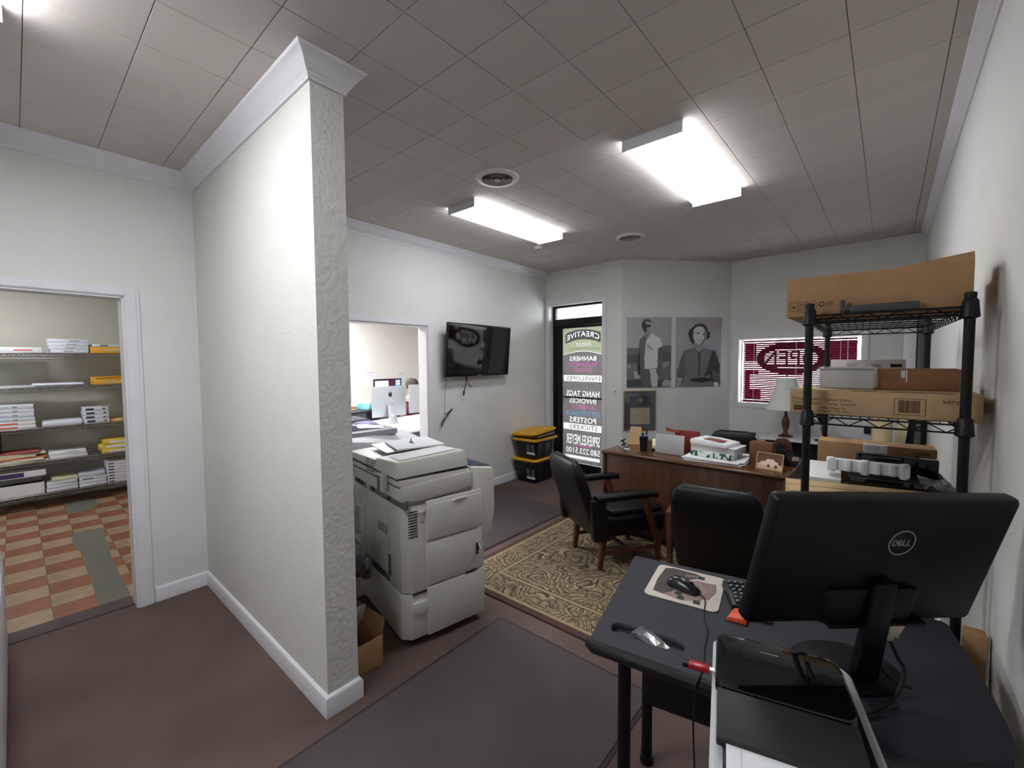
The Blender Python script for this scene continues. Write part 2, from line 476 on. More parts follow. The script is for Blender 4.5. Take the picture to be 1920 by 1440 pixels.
def casing(name, y0, y1, ztop, wdt=0.075, head=0.058):
    """door casing on the room face of the left wall with jamb lining"""
    mb = MB()
    def pc(ya, yb, za, zb, p):
        q = [(WL(ya), ya), (WL(ya) + p, ya), (WL(yb) + p, yb), (WL(yb), yb)]
        mb.hexa([(a, b, za) for a, b in q], [(a, b, zb) for a, b in q])
    for k, (g, p) in enumerate(((0, .012), (.018, .018))):
        pc(y1 + g * .3, y1 + wdt - g, .001, ztop + (head - g), p)
        pc(y0 - wdt + g, y0 - g * .3, .001, ztop + (head - g), p)
        pc(y0, y1 + .002, ztop + g * .3, ztop + head - g, p)
    for ya, yb in ((y1 - .012, y1), (y0, y0 + .012)):
        mb.hexa([(WL(ya) - .135, ya, .001), (WL(ya) + .004, ya, .001), (WL(yb) + .004, yb, .001), (WL(yb) - .135, yb, .001)],
                [(WL(ya) - .135, ya, ztop), (WL(ya) + .004, ya, ztop), (WL(yb) + .004, yb, ztop), (WL(yb) - .135, yb, ztop)])
    pc(y0, y1, ztop - .012, ztop, .004)
    mb.hexa([(WL(y0) - .135, y0, ztop - .012), (WL(y0), y0, ztop - .012), (WL(y1), y1, ztop - .012), (WL(y1) - .135, y1, ztop - .012)],
            [(WL(y0) - .135, y0, ztop), (WL(y0), y0, ztop), (WL(y1), y1, ztop), (WL(y1) - .135, y1, ztop)])
    return struct(mb.build(name, M_trim, smooth=0))
casing('trim_3', -0.36, 0.475, 2.012)
casing('trim_4', 1.92, 2.915, 1.968, 0.085, 0.062)

# ---------------------------------------------------------------- storeroom behind the left doorway
M_storewall = mat('storeroom_wall', rgb(208, 206, 194), 0.8, var=0.03, vscale=4)
wall('wall_storeroom_far', (-7.46, -1.7), (-7.46, 1.3), 0.1, M_storewall, z1=2.6)
wall('wall_storeroom_side', (-7.46, 1.15), (-3.80, 1.15), 0.08, M_storewall, z1=2.6)
wall('wall_storeroom_near', (-3.80, -1.7), (-7.46, -1.7), 0.1, M_storewall, z1=2.6)
struct(MB().box(-7.56, -3.79, -1.8, 1.23, 2.6, 2.66).build('ceiling_storeroom', M_ceil, smooth=0))
M_screed = mat('grey_floor_screed', rgb(112, 112, 104), 0.85, c2=rgb(88, 98, 84), vscale=4)
floor_s = struct(MB().box(-7.56, -3.80, -1.8, 1.23, -0.06, -0.004).build('floor_storeroom', M_screed, smooth=0))
M_tileo = mat('floor_tile_terracotta', rgb(150, 94, 62), 0.5, c2=rgb(122, 74, 48), vscale=5)
M_tilet = mat('floor_tile_tan', rgb(166, 143, 116), 0.5, c2=rgb(144, 121, 96), vscale=5)
fm = {}
for k, mt in enumerate((M_tilet, M_tileo)):
    fm[k] = MB().box(-.1105, .1105, -.1035, .1035, -.004, 0).mesh('floor_tile', smooth=0); fm[k].materials.append(mt)
for c in range(-2, 5):
    for r_ in range(16):
        x = -3.87 - .2225 * (r_ + .5); y = .10 + .21 * (c + .5) - .008 * (x + 3.87) * 0
        if x < -7.45 or y > 1.12: continue
        link('floor_tile', fm[(r_ + c + 1) % 2], None, floor_s, (x, y, 0))
p1 = [(-5.727, .29), (-5.757, .404), (-5.718, .509), (-5.339, .482), (-5.11, .488), (-4.802, .464), (-4.503, .464), (-4.115, .46), (-3.943, .467), (-3.874, .456), (-3.874, .3), (-4.155, .307), (-4.385, .316), (-4.708, .315), (-5.103, .32), (-5.221, .292), (-5.462, .284)]
p2 = [(-7.13, .332), (-7.164, .434), (-7.109, .562), (-6.718, .573), (-6.526, .493), (-6.565, .393), (-6.516, .322), (-6.638, .309)]
M_patch = mat('floor_patch_mortar', rgb(112, 108, 100), 0.9, c2=rgb(104, 106, 96), vscale=3, bump=.6, bscale=40)
for p in (p1, p2): MB().prism(p, 0, .0022).build('floor_patch', M_patch, floor_s, smooth=0)
# carpet threshold strip of the doorway
tag(struct(MB().box(-3.868, -3.716, -.35, .462, .0005, .006).build('trim_5', mat('threshold_carpet', rgb(86, 74, 72), .95, var=.1, vscale=10), bevel=.002)))

# ---------------------------------------------------------------- back office behind the second doorway
M_offwall = mat('office_wall', rgb(236, 233, 226), 0.8, var=0.01, vscale=4)
wall('wall_office_far', (-8.6, 1.24), (-8.6, 7.4), 0.1, M_offwall, z1=2.75)
wall('wall_office_end', (-8.6, 7.3), (-3.7, 7.3), 0.1, M_offwall, z1=2.75)
wall('wall_office_side', (-3.80, 1.24), (-8.6, 1.24), 0.005, M_offwall, z1=2.75)
wall('wall_office_shop', (-3.86, 7.3), (-3.86, 5.2), 0.1, M_offwall, z1=2.75)
struct(MB().box(-8.7, -3.80, 1.235, 7.4, 2.75, 2.81).build('ceiling_office', M_ceil, smooth=0))
struct(MB().box(-8.7, -3.80, 1.235, 7.4, -.06, 0).build('floor_office', M_carpet, smooth=0))

# ---------------------------------------------------------------- shop front: entrance door with transom
dv = (Vector(C_fd) - Vector(C_fl)).normalized(); nv = Vector((-dv.y, dv.x))
ang = math.atan2(dv.y, dv.x)
# local frame of the door: x along the wall from the left corner, y outward, z up
door = struct(D.objects.new('door_1', None)); COL.objects.link(door)
door.location = (C_fl[0], C_fl[1], 0); door.rotation_euler = (0, 0, ang)
# white casing on the room side
cas = MB()
cas.box(.012, .058, -.018, 0, .001, 2.437).box(.964, 1.022, -.018, 0, .001, 2.437).box(.058, .964, -.018, 0, 2.387, 2.437)
cas.box(.060, .066, 0, .10, .001, 2.385).box(.956, .962, 0, .10, .001, 2.385).box(.066, .956, 0, .10, 2.379, 2.385)
cas.build('casing', M_trim, door, smooth=0)
fr = MB()
fr.box(.067, .107, .085, .145, .002, 2.378).box(.915, .955, .085, .145, .002, 2.378).box(.107, .915, .085, .145, 2.352, 2.378).box(.107, .915, .085, .145, 2.095, 2.19).box(.107, .915, .085, .145, .002, .018)
fr.build('door_frame', M_darkframe, door, bevel=.002)
MB().box(.107, .915, .112, .118, 2.19, 2.352).build('transom_pane', M_glass, door, smooth=0)
MB().box(.16, .62, .060, .092, 2.085, 2.135).build('door_closer', M_darkframe, door, bevel=.006)
leaf = MB()
leaf.box(.110, .228, .095, .138, .022, 2.092).box(.893, .912, .095, .138, .022, 2.092).box(.228, .893, .095, .138, 2.052, 2.092).box(.228, .893, .095, .138, .022, .13)
lf = leaf.build('door_leaf', M_darkframe, door, bevel=.002)
MB().box(.226, .895, .118, .123, .128, 2.054).build('door_pane', M_glass, lf, smooth=0)
MB().box(.205, .905, .045, .070, 1.062, 1.082).box(.205, .225, .045, .098, 1.062, 1.082).box(.885, .905, .045, .098, 1.062, 1.082).build('push_bar', M_darkframe, lf, bevel=.003)
ph = MB().tube([(.205, .098, 1.46), (.215, .05, 1.45), (.235, .035, 1.40), (.240, .033, 1.30), (.235, .035, 1.21), (.215, .05, 1.16), (.205, .098, 1.15)], .014, 8)
ph.box(.190, .262, .030, .050, 1.19, 1.42).build('pull_handle', M_black, lf, bevel=.006)
# printed film on the glass: clear cut-out lettering in a grey film, read from the street (reversed here)
def dx(X): return X - C_fl[0]
x0, x1 = .230, .893
cutgrey, pieces = [], []
def band(s, X1, X0, zt, zb, tgt): tgt += fit(bolden(font_loops(s, 0, 1.06), .012), dx(X0), dx(X1), zb, zt, mirror=True)
arch = [(x0, .135), (x1, .135), (x1, 1.672)] + [(x1 + (x0 - x1) * k / 14, 1.672 + .050 * math.sin(math.pi * k / 14)) for k in range(1, 14)] + [(x0, 1.672)]
# outer outline
grey = [arch]
grey_txt = []
band('BANNERS', -3.019, -3.468, 1.653, 1.59, grey_txt)
band('HANG TAGS', -2.97, -3.519, 1.166, 1.088, grey_txt)
band('INVOICES', -3.021, -3.469, 1.058, .990, grey_txt)
band('POSTERS', -3.02, -3.469, .790, .712, grey_txt)
band('SPREKELMEYER', -2.957, -3.527, .540, .398, grey_txt)
band('580.223.5100', -2.957, -3.527, .352, .268, grey_txt)
pink, blue, faint = [], [], []
band('BUSINESS', -3.012, -3.48, 1.572, 1.506, pink)
band('CARDS', -3.085, -3.412, 1.488, 1.430, pink)
band('LABELS', -3.069, -3.423, .972, .908, pink)
band('LETTERHEADS', -2.959, -3.527, .882, .808, blue)
band('FLYERS', -3.06, -3.42, 1.262, 1.212, faint)
bars = [[(x0 + .012, 1.298), (x1 - .002, 1.298), (x1 - .002, 1.386), (x0 + .012, 1.386)], [(x0 + .004, .602), (x1 - .002, .602), (x1 - .002, .694), (x0 + .004, .694)],
        [(x0 + .04, .19), (x1 - .04, .19), (x1 - .04, .235), (x0 + .04, .235)]]
bar_txt = []
band('ENVELOPES', -2.955, -3.52, 1.374, 1.312, bar_txt)
band('STICKERS', -2.995, -3.47, .682, .616, bar_txt)
pbar = roundrect(dx(-3.40), dx(-3.10), .372, .393, .008)
M_film = filmmat('grey_window_film', (.039, .0355, .035), (.16, .15, .15))
M_filmgreen = filmmat('green_window_film', (.10, .112, .07))
M_filmpink = filmmat('pink_window_film', (.135, .035, .095))
M_filmblue = filmmat('blue_window_film', (.035, .08, .135))
M_filmfaint = filmmat('faint_window_film', (.03, .032, .040))
M_filmdark = filmmat('dark_window_film', (.016, .017, .015))
FY = .1165
film_z = lambda nm, loops, mt, y=FY, t=0.0: link(nm, (lambda me: (me.transform(frame((0, y, 0), (1, 0, 0), (0, 0, 1))), me)[1])(sheet(loops, t)), mt, lf)
film_z('window_film', grey + grey_txt + pink + blue + faint + bars + bar_txt + [pbar], M_film)
M_filmwhite = filmmat('white_lettering_film', (.25, .25, .25), (.3, .3, .3))
film_z('white_lettering', grey_txt, M_filmwhite)
film_z('white_bars', bars + bar_txt, M_filmwhite)
film_z('pink_lettering', pink + [pbar], M_filmpink)
film_z('blue_lettering', blue, M_filmblue)
film_z('faint_lettering', faint, M_filmfaint)
bars_edge = []
green_out = [(x0, 2.050), (x1, 2.050), (x1, 1.674)] + [(x1 + (x0 - x1) * k / 14, 1.674 + .050 * math.sin(math.pi * k / 14)) for k in range(1, 14)] + [(x0, 1.674)]
def archwarp(X, Y):
    u = (X - dx(-3.245)) / .28
    return X, Y + .062 * (1 - u * u) - .05 * 0
cre = fit(bolden(font_loops('CREATIVE', 0, 1.08), .012), dx(-3.514), dx(-2.973), 1.868, 1.944, True, archwarp)
ol = [(dx(-3.54), 1.832)] + [(dx(-3.54 + .59 * k / 12), 1.972 + .058 * (1 - ((k - 6) / 6) ** 2)) for k in range(13)] + [(dx(-2.95), 1.832)] + [(dx(-2.95 - .59 * k / 12), 1.832 + .058 * (1 - ((k - 6) / 6) ** 2)) for k in range(1, 12)]
idea = fit(font_loops('Ideas', .35), dx(-3.36), dx(-3.10), 1.795, 1.862, True)
qual = fit(bolden(font_loops('QUALITY PRINTING', 0, 1.05), .008), dx(-3.519), dx(-2.962), 1.738, 1.772, True)
film_z('green_film', [green_out] + [ol] + qual + idea, M_filmgreen)
film_z('arch_lettering', [ol] + cre, M_filmdark)
film_z('arch_white', cre, M_filmwhite)
film_z('small_lettering', qual, M_filmdark)
film_z('script_lettering', idea, filmmat('white_window_film', (.15, .15, .15), (.3, .3, .3)))

# ---------------------------------------------------------------- window with trim
wd = (Vector(C_fr) - Vector(C_fa)).normalized(); wang = math.atan2(wd.y, wd.x)
win = struct(D.objects.new('window_1', None)); COL.objects.link(win)
win.location = (C_fa[0], C_fa[1], 0); win.rotation_euler = (0, 0, wang)
wt = MB()
wt.box(.035, .100, -.014, 0, .975, 1.915).box(1.346, 1.411, -.014, 0, .975, 1.915).box(.100, 1.346, -.014, 0, 1.85, 1.915).box(.100, 1.346, -.014, 0, .975, 1.035)
wt.build('window_trim', M_trim, win, bevel=.002)
MB().box(.101, 1.345, 0, .165, 1.026, 1.036).build('window_sill', M_trim, win, bevel=.002)
wf = MB()
wf.box(.102, .112, .115, .155, 1.037, 1.848).box(1.334, 1.344, .115, .155, 1.037, 1.848).box(.112, 1.334, .115, .155, 1.838, 1.848).box(.112, 1.334, .115, .155, 1.037, 1.050)
wf.build('window_frame', M_metalwhite, win, bevel=.003)
MB().box(.111, 1.335, .132, .137, 1.049, 1.839).build('window_pane', M_glass, win, smooth=0)
# pink-red lettering film on the outside of the pane
M_filmred = clearmat('red_window_film', (.26, .05, .12, 1), 0)
MB().box(.136, .33, .139, .1395, 1.085, 1.20).box(.136, .20, .139, .1395, 1.20, 1.42).box(.136, .30, .139, .1395, 1.40, 1.44).box(.136, .27, .139, .1395, 1.57, 1.80).box(1.02, 1.30, .139, .1395, 1.50, 1.80).build('red_film', M_filmred, win, smooth=0)
# street outside
struct(MB().box(-12, 10, 5.0, 30, -.12, -.065).build('ground_street', mat('street_concrete', rgb(222, 221, 217), .9, var=.05, vscale=2), smooth=0))
# ================================================================== CEILING THINGS
def light_fixture(label, loc, sx, sy, strength, rz=0, group=None, depth=.064):
    t = thing('ceiling_light', label, 'light fixture', loc, rz, group)
    hx, hy = sx / 2, sy / 2
    MB().box(-hx + .03, hx - .03, -hy + .01, hy - .01, -.016, 0).build('housing', M_metalwhite, t, bevel=.002)
    for s in (-1, 1):
        MB().prism([(-hx, 0), (-hx, -depth), (hx, -depth), (hx, 0)], s * (hy - .004), s * hy, 'xz').build('end_cap', M_metalwhite, t, bevel=.001)
    pr = [(-hx + .006, -.010), (-hx + .010, -depth + .016), (-hx + .026, -depth + .003), (hx - .026, -depth + .003), (hx - .010, -depth + .016), (hx - .006, -.010)]
    rings = [[(x, y, z) for x, z in pr] for y in (-hy + .005, hy - .005)]
    MB().loft(rings).build('diffuser', emat('lit_acrylic_%g' % strength, (.95, .97, 1, 1), strength), t)
    return t
light_fixture('long fluorescent ceiling light farther from the right wall, near the round vent', (-2.635, 3.03, CEIL), .31, 1.22, LAMP)
light_fixture('wide fluorescent ceiling light nearer the right wall', (-1.036, 2.99, CEIL), .35, 1.21, LAMP)
light_fixture('fluorescent ceiling light at the upper left corner, above the hall', (-1.80, -.13, CEIL), .32, 1.22, LAMP_HALL, R(90))
light_fixture('fluorescent ceiling light in the storeroom beyond the left doorway', (-6.1, -.55, 2.6), .32, 1.22, LAMP_STORE, 0)
light_fixture('fluorescent ceiling light in the back office, over the white desk', (-5.3, 2.6, 2.75), .6, 1.22, LAMP_OFFICE, 0)
light_fixture('fluorescent ceiling light in the back office, by the far wall', (-7.4, 3.4, 2.75), .6, 1.22, LAMP_OFFICE, 0)

def vent(label, loc, r):
    t = thing('ceiling_vent', label, 'vent', loc)
    MB().lathe([(r, 0), (r, -.004), (r * .96, -.010), (r * .74, -.014), (r * .73, -.004), (r * .73, 0)], 40).build('flange', mat('vent_flange', rgb(224, 218, 212), .5), t)
    MB().lathe([(r * .74, -.0005), (r * .74, -.001)], 40).build('duct', mat('vent_dark', rgb(24, 23, 22), .8), t)
    for k, q in enumerate((.66, .53, .40, .27)):
        MB().lathe([(r * q, -.002), (r * (q + .055), -.016), (r * (q + .065), -.015), (r * (q + .01), -.001)], 36, cap=False).build('ring', mat('vent_ring', rgb(184, 176, 168), .5), t)
    MB().lathe([(r * .12, -.020), (r * .17, -.016), (r * .16, -.012)], 24).build('hub', mat('vent_hub', rgb(150, 140, 128), .5), t)
    return t
vent('large round ceiling vent near the long fluorescent light', (-2.09, 2.265, CEIL), .152)
vent('smaller-looking round ceiling vent toward the shop front', (-2.055, 4.24, CEIL), .148)
t = thing('smoke_detector', 'small white round detector on the ceiling past the long light', 'detector', (-2.99, 3.905, CEIL))
MB().lathe([(.045, 0), (.045, -.012), (.036, -.026), (.012, -.028)], 24).build('body', M_white, t)
MB().lathe([(.010, -.028), (.009, -.031), (.004, -.032)], 12).build('button', M_copierdark, t)

# ================================================================== TELEVISION ON THE LEFT WALL
tv = thing('television', 'flat black television tilted on the wall by the back office doorway', 'television', (WL(3.64) + .10, 3.62, 1.72), R(2))
Mt = Matrix.Rotation(R(5), 3, 'Y')      # leaning a little forward at the top
def tvp(x, y, z): return Mt @ Vector((x, y, z))
def tvbox(nm, x0, x1, y0, y1, z0, z1, mt, b=.004, par=tv):
    mb = MB().box(x0, x1, y0, y1, z0, z1); mb.v = [tuple(tvp(*v)) for v in mb.v]
    return mb.build(nm, mt, par, bevel=b)
tvbox('casing', .0, .030, -.535, .535, -.300, .300, M_black, .006)
tvbox('back', -.035, .001, -.40, .40, -.24, .20, M_black, .01)
tvbox('screen', .029, .0325, -.522, .522, -.275, .288, mat('tv_glass', rgb(9, 9, 11), .05, spec=.6), 0)
tvbox('logo', .030, .034, -.035, .035, -.292, -.285, M_greyink, 0)
MB().box(-.098, -.030, -.12, .12, -.10, .10).build('wall_bracket', M_black, tv, bevel=.003)
tb = Mt @ Vector((0, -.10, -.30))
MB().tube(bez([(-.02, -.19, -.28), (-.03, -.19, -.36), (-.035, -.205, -.44), (-.03, -.225, -.48)]), .005, 6).build('cable', M_black, tv)
MB().cyl((-.03, -.225, -.47), (-.028, -.235, -.52), .011, .008, 8).build('plug', M_black, tv)
MB().tube(bez([(-.025, -.18, -.28), (-.03, -.17, -.35), (-.035, -.13, -.41), (-.04, -.08, -.425)]), .0045, 6).build('cable', M_black, tv)
MB().tube([(-.02, -.50, -.29), (-.055, -.498, -.5), (-.07, -.49, -.72)], .0022, 5).build('cord', M_black, tv)
knot = bez([(-.07, -.49, -.72), (-.062, -.43, -.69), (-.05, -.39, -.66), (-.06, -.42, -.70), (-.075, -.52, -.79), (-.06, -.55, -.82), (-.07, -.52, -.81), (-.075, -.45, -.73), (-.06, -.40, -.68), (-.07, -.47, -.74), (-.07, -.53, -.83), (-.068, -.54, -.86)], 5)
MB().tube(knot, .0045, 6).build('coiled_cord', M_black, tv)

# ================================================================== COPIER
cp = thing('photocopier', 'tall beige office copier standing beside the end of the partition wall', 'copier', (-1.95, 1.34, 0), R(-10))
# local: x from -0.75 (left) to 0 (side facing the camera), y from 0 (rear) to 0.6 (front)
def cb(nm, x0, x1, y0, y1, z0, z1, mt=M_copier, b=.006, par=cp): return MB().box(x0, x1, y0, y1, z0, z1).build(nm, mt, par, bevel=b)
low = MB().prism([(-.74, .02), (-.05, 0), (-.002, .045), (-.002, .52), (-.74, .52)], .045, .302)
low.build('lower_cabinet', M_copier, cp, bevel=.006)
mid_ = MB().prism([(-.73, .02), (-.045, .005), (.0, .05), (.0, .53), (-.73, .53)], .308, .80)
md = mid_.build('body', M_copier, cp, bevel=.006)
# upper neck with steel connector strip on the rear
cb('neck', -.70, -.02, .03, .52, .795, .845, M_copier2)
cb('connector_strip', -.745, .012, .004, .03, .790, .842, M_steel, .002)
for k, (xx, ww) in enumerate(((-.70, .05), (-.63, .03), (-.53, .06), (-.45, .05), (-.2, .02))):
    cb('socket', xx, xx + ww, -.001, .006, .803, .832, M_copierdark if k != 2 else M_white, .002)
# scanner deck and side skirt
cb('scanner_base', -.80, .004, -.02, .44, .838, .915, M_copier2, .008)
sk = MB().prism([(-.012, .918), (-.012, .836), (.07, .828), (.10, .822), (.44, .845), (.44, .935), (-.012, .918)][:6], .0, .012, 'yz')
sk.build('side_skirt', M_copier2, cp, bevel=.003)
cb('scanner_body', -.79, .0, -.02, .435, .915, .955, M_copier, .006)
MB().hexa([(-.79, -.02, .957), (-.30, -.024, .957), (-.30, .43, .957), (-.79, .43, .957)], [(-.785, -.012, .992), (-.30, -.014, 1.012), (-.30, .42, 1.030), (-.78, .41, 1.012)]).build('platen_cover', M_copier, cp, bevel=.007, smooth=20)
MB().hexa([(-.30, -.030, .957), (-.002, -.032, .957), (.0, .430, .964), (-.30, .430, .964)], [(-.30, -.026, 1.030), (-.014, -.022, 1.050), (-.014, .405, 1.066), (-.30, .405, 1.052)]).build('document_feeder', M_copier, cp, bevel=.012, seg=3, smooth=20)
MB().box(-.788, -.001, -.028, .432, .953, .9575).build('lid_seam', M_copierdark, cp, smooth=0)
MB().box(-.792, .001, -.021, .436, .912, .916).build('deck_seam', M_copierdark, cp, smooth=0)
# paper tray of the feeder
MB().hexa([(-.70, .10, 1.030), (-.34, .06, 1.034), (-.34, .42, 1.040), (-.70, .40, 1.036)], [(-.70, .10, 1.036), (-.34, .06, 1.040), (-.34, .42, 1.046), (-.70, .40, 1.042)]).build('feed_tray', M_white, cp, bevel=.002)
for k, x in enumerate((-.74, -.16)):
    h = MB().box(x - .04, x + .035, -.058, -.022, .865, .965).build('lid_hinge', M_copier, cp, bevel=.010)
    for q in (-.026, -.004):
        MB().box(x + q - .008, x + q + .006, -.062, -.040, .872, .955).build('hinge_spring', M_steel, h, bevel=.002)
for c in range(3):
    for r_ in range(5 if c < 2 else 2):
        cb('vent_slot', -.46 + c * .075, -.405 + c * .075, -.0285 + .004 * (1 if c == 2 else 1), -.0225, .998 - r_ * .0165 + c * .004, 1.002 - r_ * .0165 + c * .004, M_copierdark, 0)
# rear: sticker plate, labels, lower vents, power cord
cb('rear_panel', -.43, -.195, .006, .016, .50, .735, M_copier2, .003)
cb('warning_label', -.745, -.62, .012, .019, .63, .76, M_paper, 0)
for k in range(9): cb('label_line', -.735, -.63, .0105, .012, .748 - k * .012, .752 - k * .012, M_greyink, 0)
cb('warning_label', -.60, -.585, .012, .018, .48, .76, M_paper, 0)
for k in range(12): cb('label_line', -.602, -.583, .0105, .012, .748 - k * .022, .756 - k * .022, M_greyink, 0)
for k in range(3): cb('label_mark', -.36 + k * .05, -.325 + k * .05, .003, .006, .585, .635, M_greyink, 0)
for k in range(14):
    cb('rear_vent', -.70 + k * .036, -.674 + k * .036, .004 , .018 - k * .0008, .318, .326, M_copierdark, 0)
    cb('rear_vent', -.70 + k * .036, -.674 + k * .036, .004, .018 - k * .0008, .338, .346, M_copierdark, 0)
for k in range(7): cb('rear_vent', -.215, -.185, .003, .012, .36 + k * .018, .368 + k * .018, M_copierdark, 0)
MB().tube(bez([(-.48, -.002, .81), (-.50, -.03, .70), (-.52, -.035, .50), (-.55, -.02, .36), (-.54, .004, .33)]), .005, 6).build('power_cord', M_white, cp)
# side facing the camera
for k in range(10): cb('side_vent', .0005, .003, .030, .085, .625 + k * .0155, .631 + k * .0155, M_copierdark, 0)
MB().prism([(.100, .745), (.128, .758), (.128, .768), (.092, .762)], 0, .012, 'yz').build('side_latch', M_copier2, cp, bevel=.003)
MB().box(-.002, .004, .10, .122, .70, .748).build('latch_recess', M_copier2, cp, bevel=.006)
d1 = cb('side_door', -.01, .014, .135, .508, .585, .815, M_copier, .008)
cb('door_panel', .010, .018, .155, .492, .590, .792, M_copier2, .006, d1)
MB().tube(bez([(.016, .30, .782), (.024, .33, .792), (.026, .345, .793), (.024, .36, .793), (.016, .40, .789)]), .006, 6).build('door_grip', M_copier, d1)
d2 = cb('side_door', -.01, .014, .136, .508, .330, .580, M_copier2, .008)
MB().box(.012, .020, .462, .488, .420, .492).build('grip_recess', M_copierdark, d2, bevel=.004)
MB().tube(bez([(.018, .478, .425), (.028, .482, .45), (.028, .482, .465), (.018, .478, .49)]), .005, 6).build('door_grip', M_white, d2)
cb('finger_slot', .012, .016, .385, .465, .322, .336, M_copierdark, .002, d2)
d3 = cb('side_door', -.01, .014, .136, .525, .045, .322, M_copier2, .008)
cb('corner_block', -.03, .012, .05, .138, .185, .255, M_copier, .004)
cb('corner_shadow_gap', -.02, .004, .052, .136, .298, .310, M_copierdark, 0)
# front with control panel
MB().prism([(.53, .50), (.585, .545), (.612, .66), (.612, .90), (.60, .93), (.445, .955), (.445, .50)], -.70, .006, 'yz').build('front_module', M_copier, cp, bevel=.008)
MB().hexa([(-.55, .46, .9545), (-.03, .46, .9545), (-.03, .60, .934), (-.55, .60, .934)], [(-.55, .46, .960), (-.03, .46, .960), (-.03, .60, .939), (-.55, .60, .939)]).build('control_panel', mat('control_panel_blue', rgb(52, 62, 88), .3), cp, bevel=.002)
for (x, y) in ((-.07, .07), (-.68, .08), (-.07, .46), (-.68, .46)):
    MB().cyl((x - .012, y, .024), (x + .012, y, .024), .024, n=16).box(x - .02, x + .02, y - .02, y + .02, .03, .048).build('caster', M_black, cp)
# clear bag with dark contents hung on the rear
wb = thing('waste_bag', 'clear plastic bag with dark contents hanging at the back of the copier', 'bag', Vector((-1.95, 1.34, 0)) + Matrix.Rotation(R(-10), 3, 'Z') @ Vector((-.44, -.062, .27)), R(-10))
rings = []
random.seed(12)
for z, hx, hy in ((0, .05, .012), (.03, .10, .035), (.10, .12, .045), (.17, .11, .040), (.21, .12, .03), (.235, .13, .035)):
    rings.append([(hx * math.cos(a) * random.uniform(.92, 1.05), hy * math.sin(a) * random.uniform(.92, 1.05), z + random.uniform(-.006, .006)) for a in [2 * math.pi * k / 12 for k in range(12)]])
MB().loft(rings, caps=False).build('bag_film', M_bag, wb, smooth=0)
MB().loft([[(x * .85, y * .8, z * .62 + .006) for x, y, z in r_] for r_ in rings[:4]]).build('dark_contents', M_black, wb, smooth=0)
# loose sheets lying on the copier
sh = MB().hexa([(-.245, .03, 1.0365), (-.045, .01, 1.0515), (-.055, .37, 1.066), (-.25, .38, 1.056)], [(-.245, .03, 1.038), (-.045, .01, 1.053), (-.055, .37, 1.0675), (-.25, .38, 1.0575)])
def copier_space(mb):
    Mx = Matrix.Translation((-1.95, 1.34, 0)) @ Matrix.Rotation(R(-10), 4, 'Z'); mb.v = [tuple(Mx @ Vector(v)) for v in mb.v]; return mb
tag(copier_space(sh).build('paper_sheet', M_paper), 'white sheet of paper lying along the raised part of the copier lid', 'paper')
t = thing('paper_stack', 'white paper pile with a metal clip on the copier lid', 'paper', (-2.30, 1.68, 1.048), R(-14))
MB().hexa([(-.22, -.12, -.004), (.10, -.15, 0), (.12, .16, .004), (-.20, .17, .004)], [(-.22, -.12, .008), (.10, -.15, .008), (.12, .16, .012), (-.20, .17, .014)]).build('sheets', M_paper, t)
MB().box(-.08, -.03, -.005, .01, .010, .016).tube([(-.06, .002, .014), (-.055, .0, .04), (-.045, .002, .014)], .003, 6).build('clip', M_steel, t)

# ================================================================== SECOND PRINTER BEHIND THE COPIER
pr2 = thing('office_printer', 'pale grey floor-standing printer with a clear tray behind the copier', 'printer', (-3.15, 2.02, 0), R(-4))
MB().box(-.40, .26, -.45, .22, .05, .86).build('body', M_copier2, pr2, bevel=.01)
MB().loft([[(-.36, -.48, .86), (.24, -.48, .86), (.24, -.48, 1.015), (-.05, -.48, 1.02)], [(-.36, .16, .86), (.24, .30, .86), (.24, .30, .905), (-.05, .17, 1.01)]]).build('top_cover', mat('printer_light_grey', rgb(206, 207, 212), .5), pr2, bevel=.006)
MB().box(-.30, .10, -.46, .05, 1.0, 1.045).build('feeder', mat('printer_mid_grey', rgb(150, 152, 160), .5), pr2, bevel=.008)
MB().hexa([(-.32, -.46, 1.046), (.02, -.46, 1.046), (.02, -.02, 1.046), (-.32, -.02, 1.046)], [(-.32, -.44, 1.13), (-.06, -.44, 1.13), (-.06, -.12, 1.125), (-.32, -.12, 1.125)]).build('clear_tray', clearmat('smoky_acrylic', (.55, .54, .66, 1), .12, .05, (.6, .6, .7, 1), .25), pr2, bevel=.004)
for k in range(3): MB().box(-.20 + k * .09, -.196 + k * .09, -.465, .055, 1.0, 1.0475).build('seam', M_copierdark, pr2, smooth=0)

# ================================================================== BOX BEHIND THE PARTITION END
bx = thing('cardboard_box', 'open cardboard box on the floor between partition end and copier', 'box', (-2.12, 1.125, 0), R(2))
mb = MB().box(-.14, .155, -.085, .085, 0, .006).box(-.14, -.136, -.085, .085, 0, .16).box(.151, .155, -.085, .085, 0, .16).box(-.14, .155, -.085, -.081, 0, .16).box(-.14, .155, .081, .085, 0, .16)
mb.build('carton', M_card, bx, bevel=.001)
MB().hexa([(-.13, .082, .16), (.15, .082, .16), (.15, .085, .16), (-.13, .085, .16)], [(-.13, .10, .235), (.15, .10, .235), (.15, .103, .235), (-.13, .103, .235)]).build('flap', M_card, bx)
MB().hexa([(.10, -.08, .10), (.149, -.08, .12), (.149, .07, .12), (.10, .07, .10)], [(.10, -.08, .102), (.149, -.08, .122), (.149, .07, .122), (.10, .07, .102)]).build('inner_flap', M_card, bx)
pp = MB(); pts = []
for k in range(9):
    a = k / 8; pts.append((-.06 + .10 * math.sin(a * 1.4), .12 + .17 * a ** .9))
for j, yy in enumerate((-.08, .09)): pass
rings = [[(x, -.06, z), (x, .06, z), (x - .003, .06, z + .002), (x - .003, -.06, z + .002)] for x, z in pts]
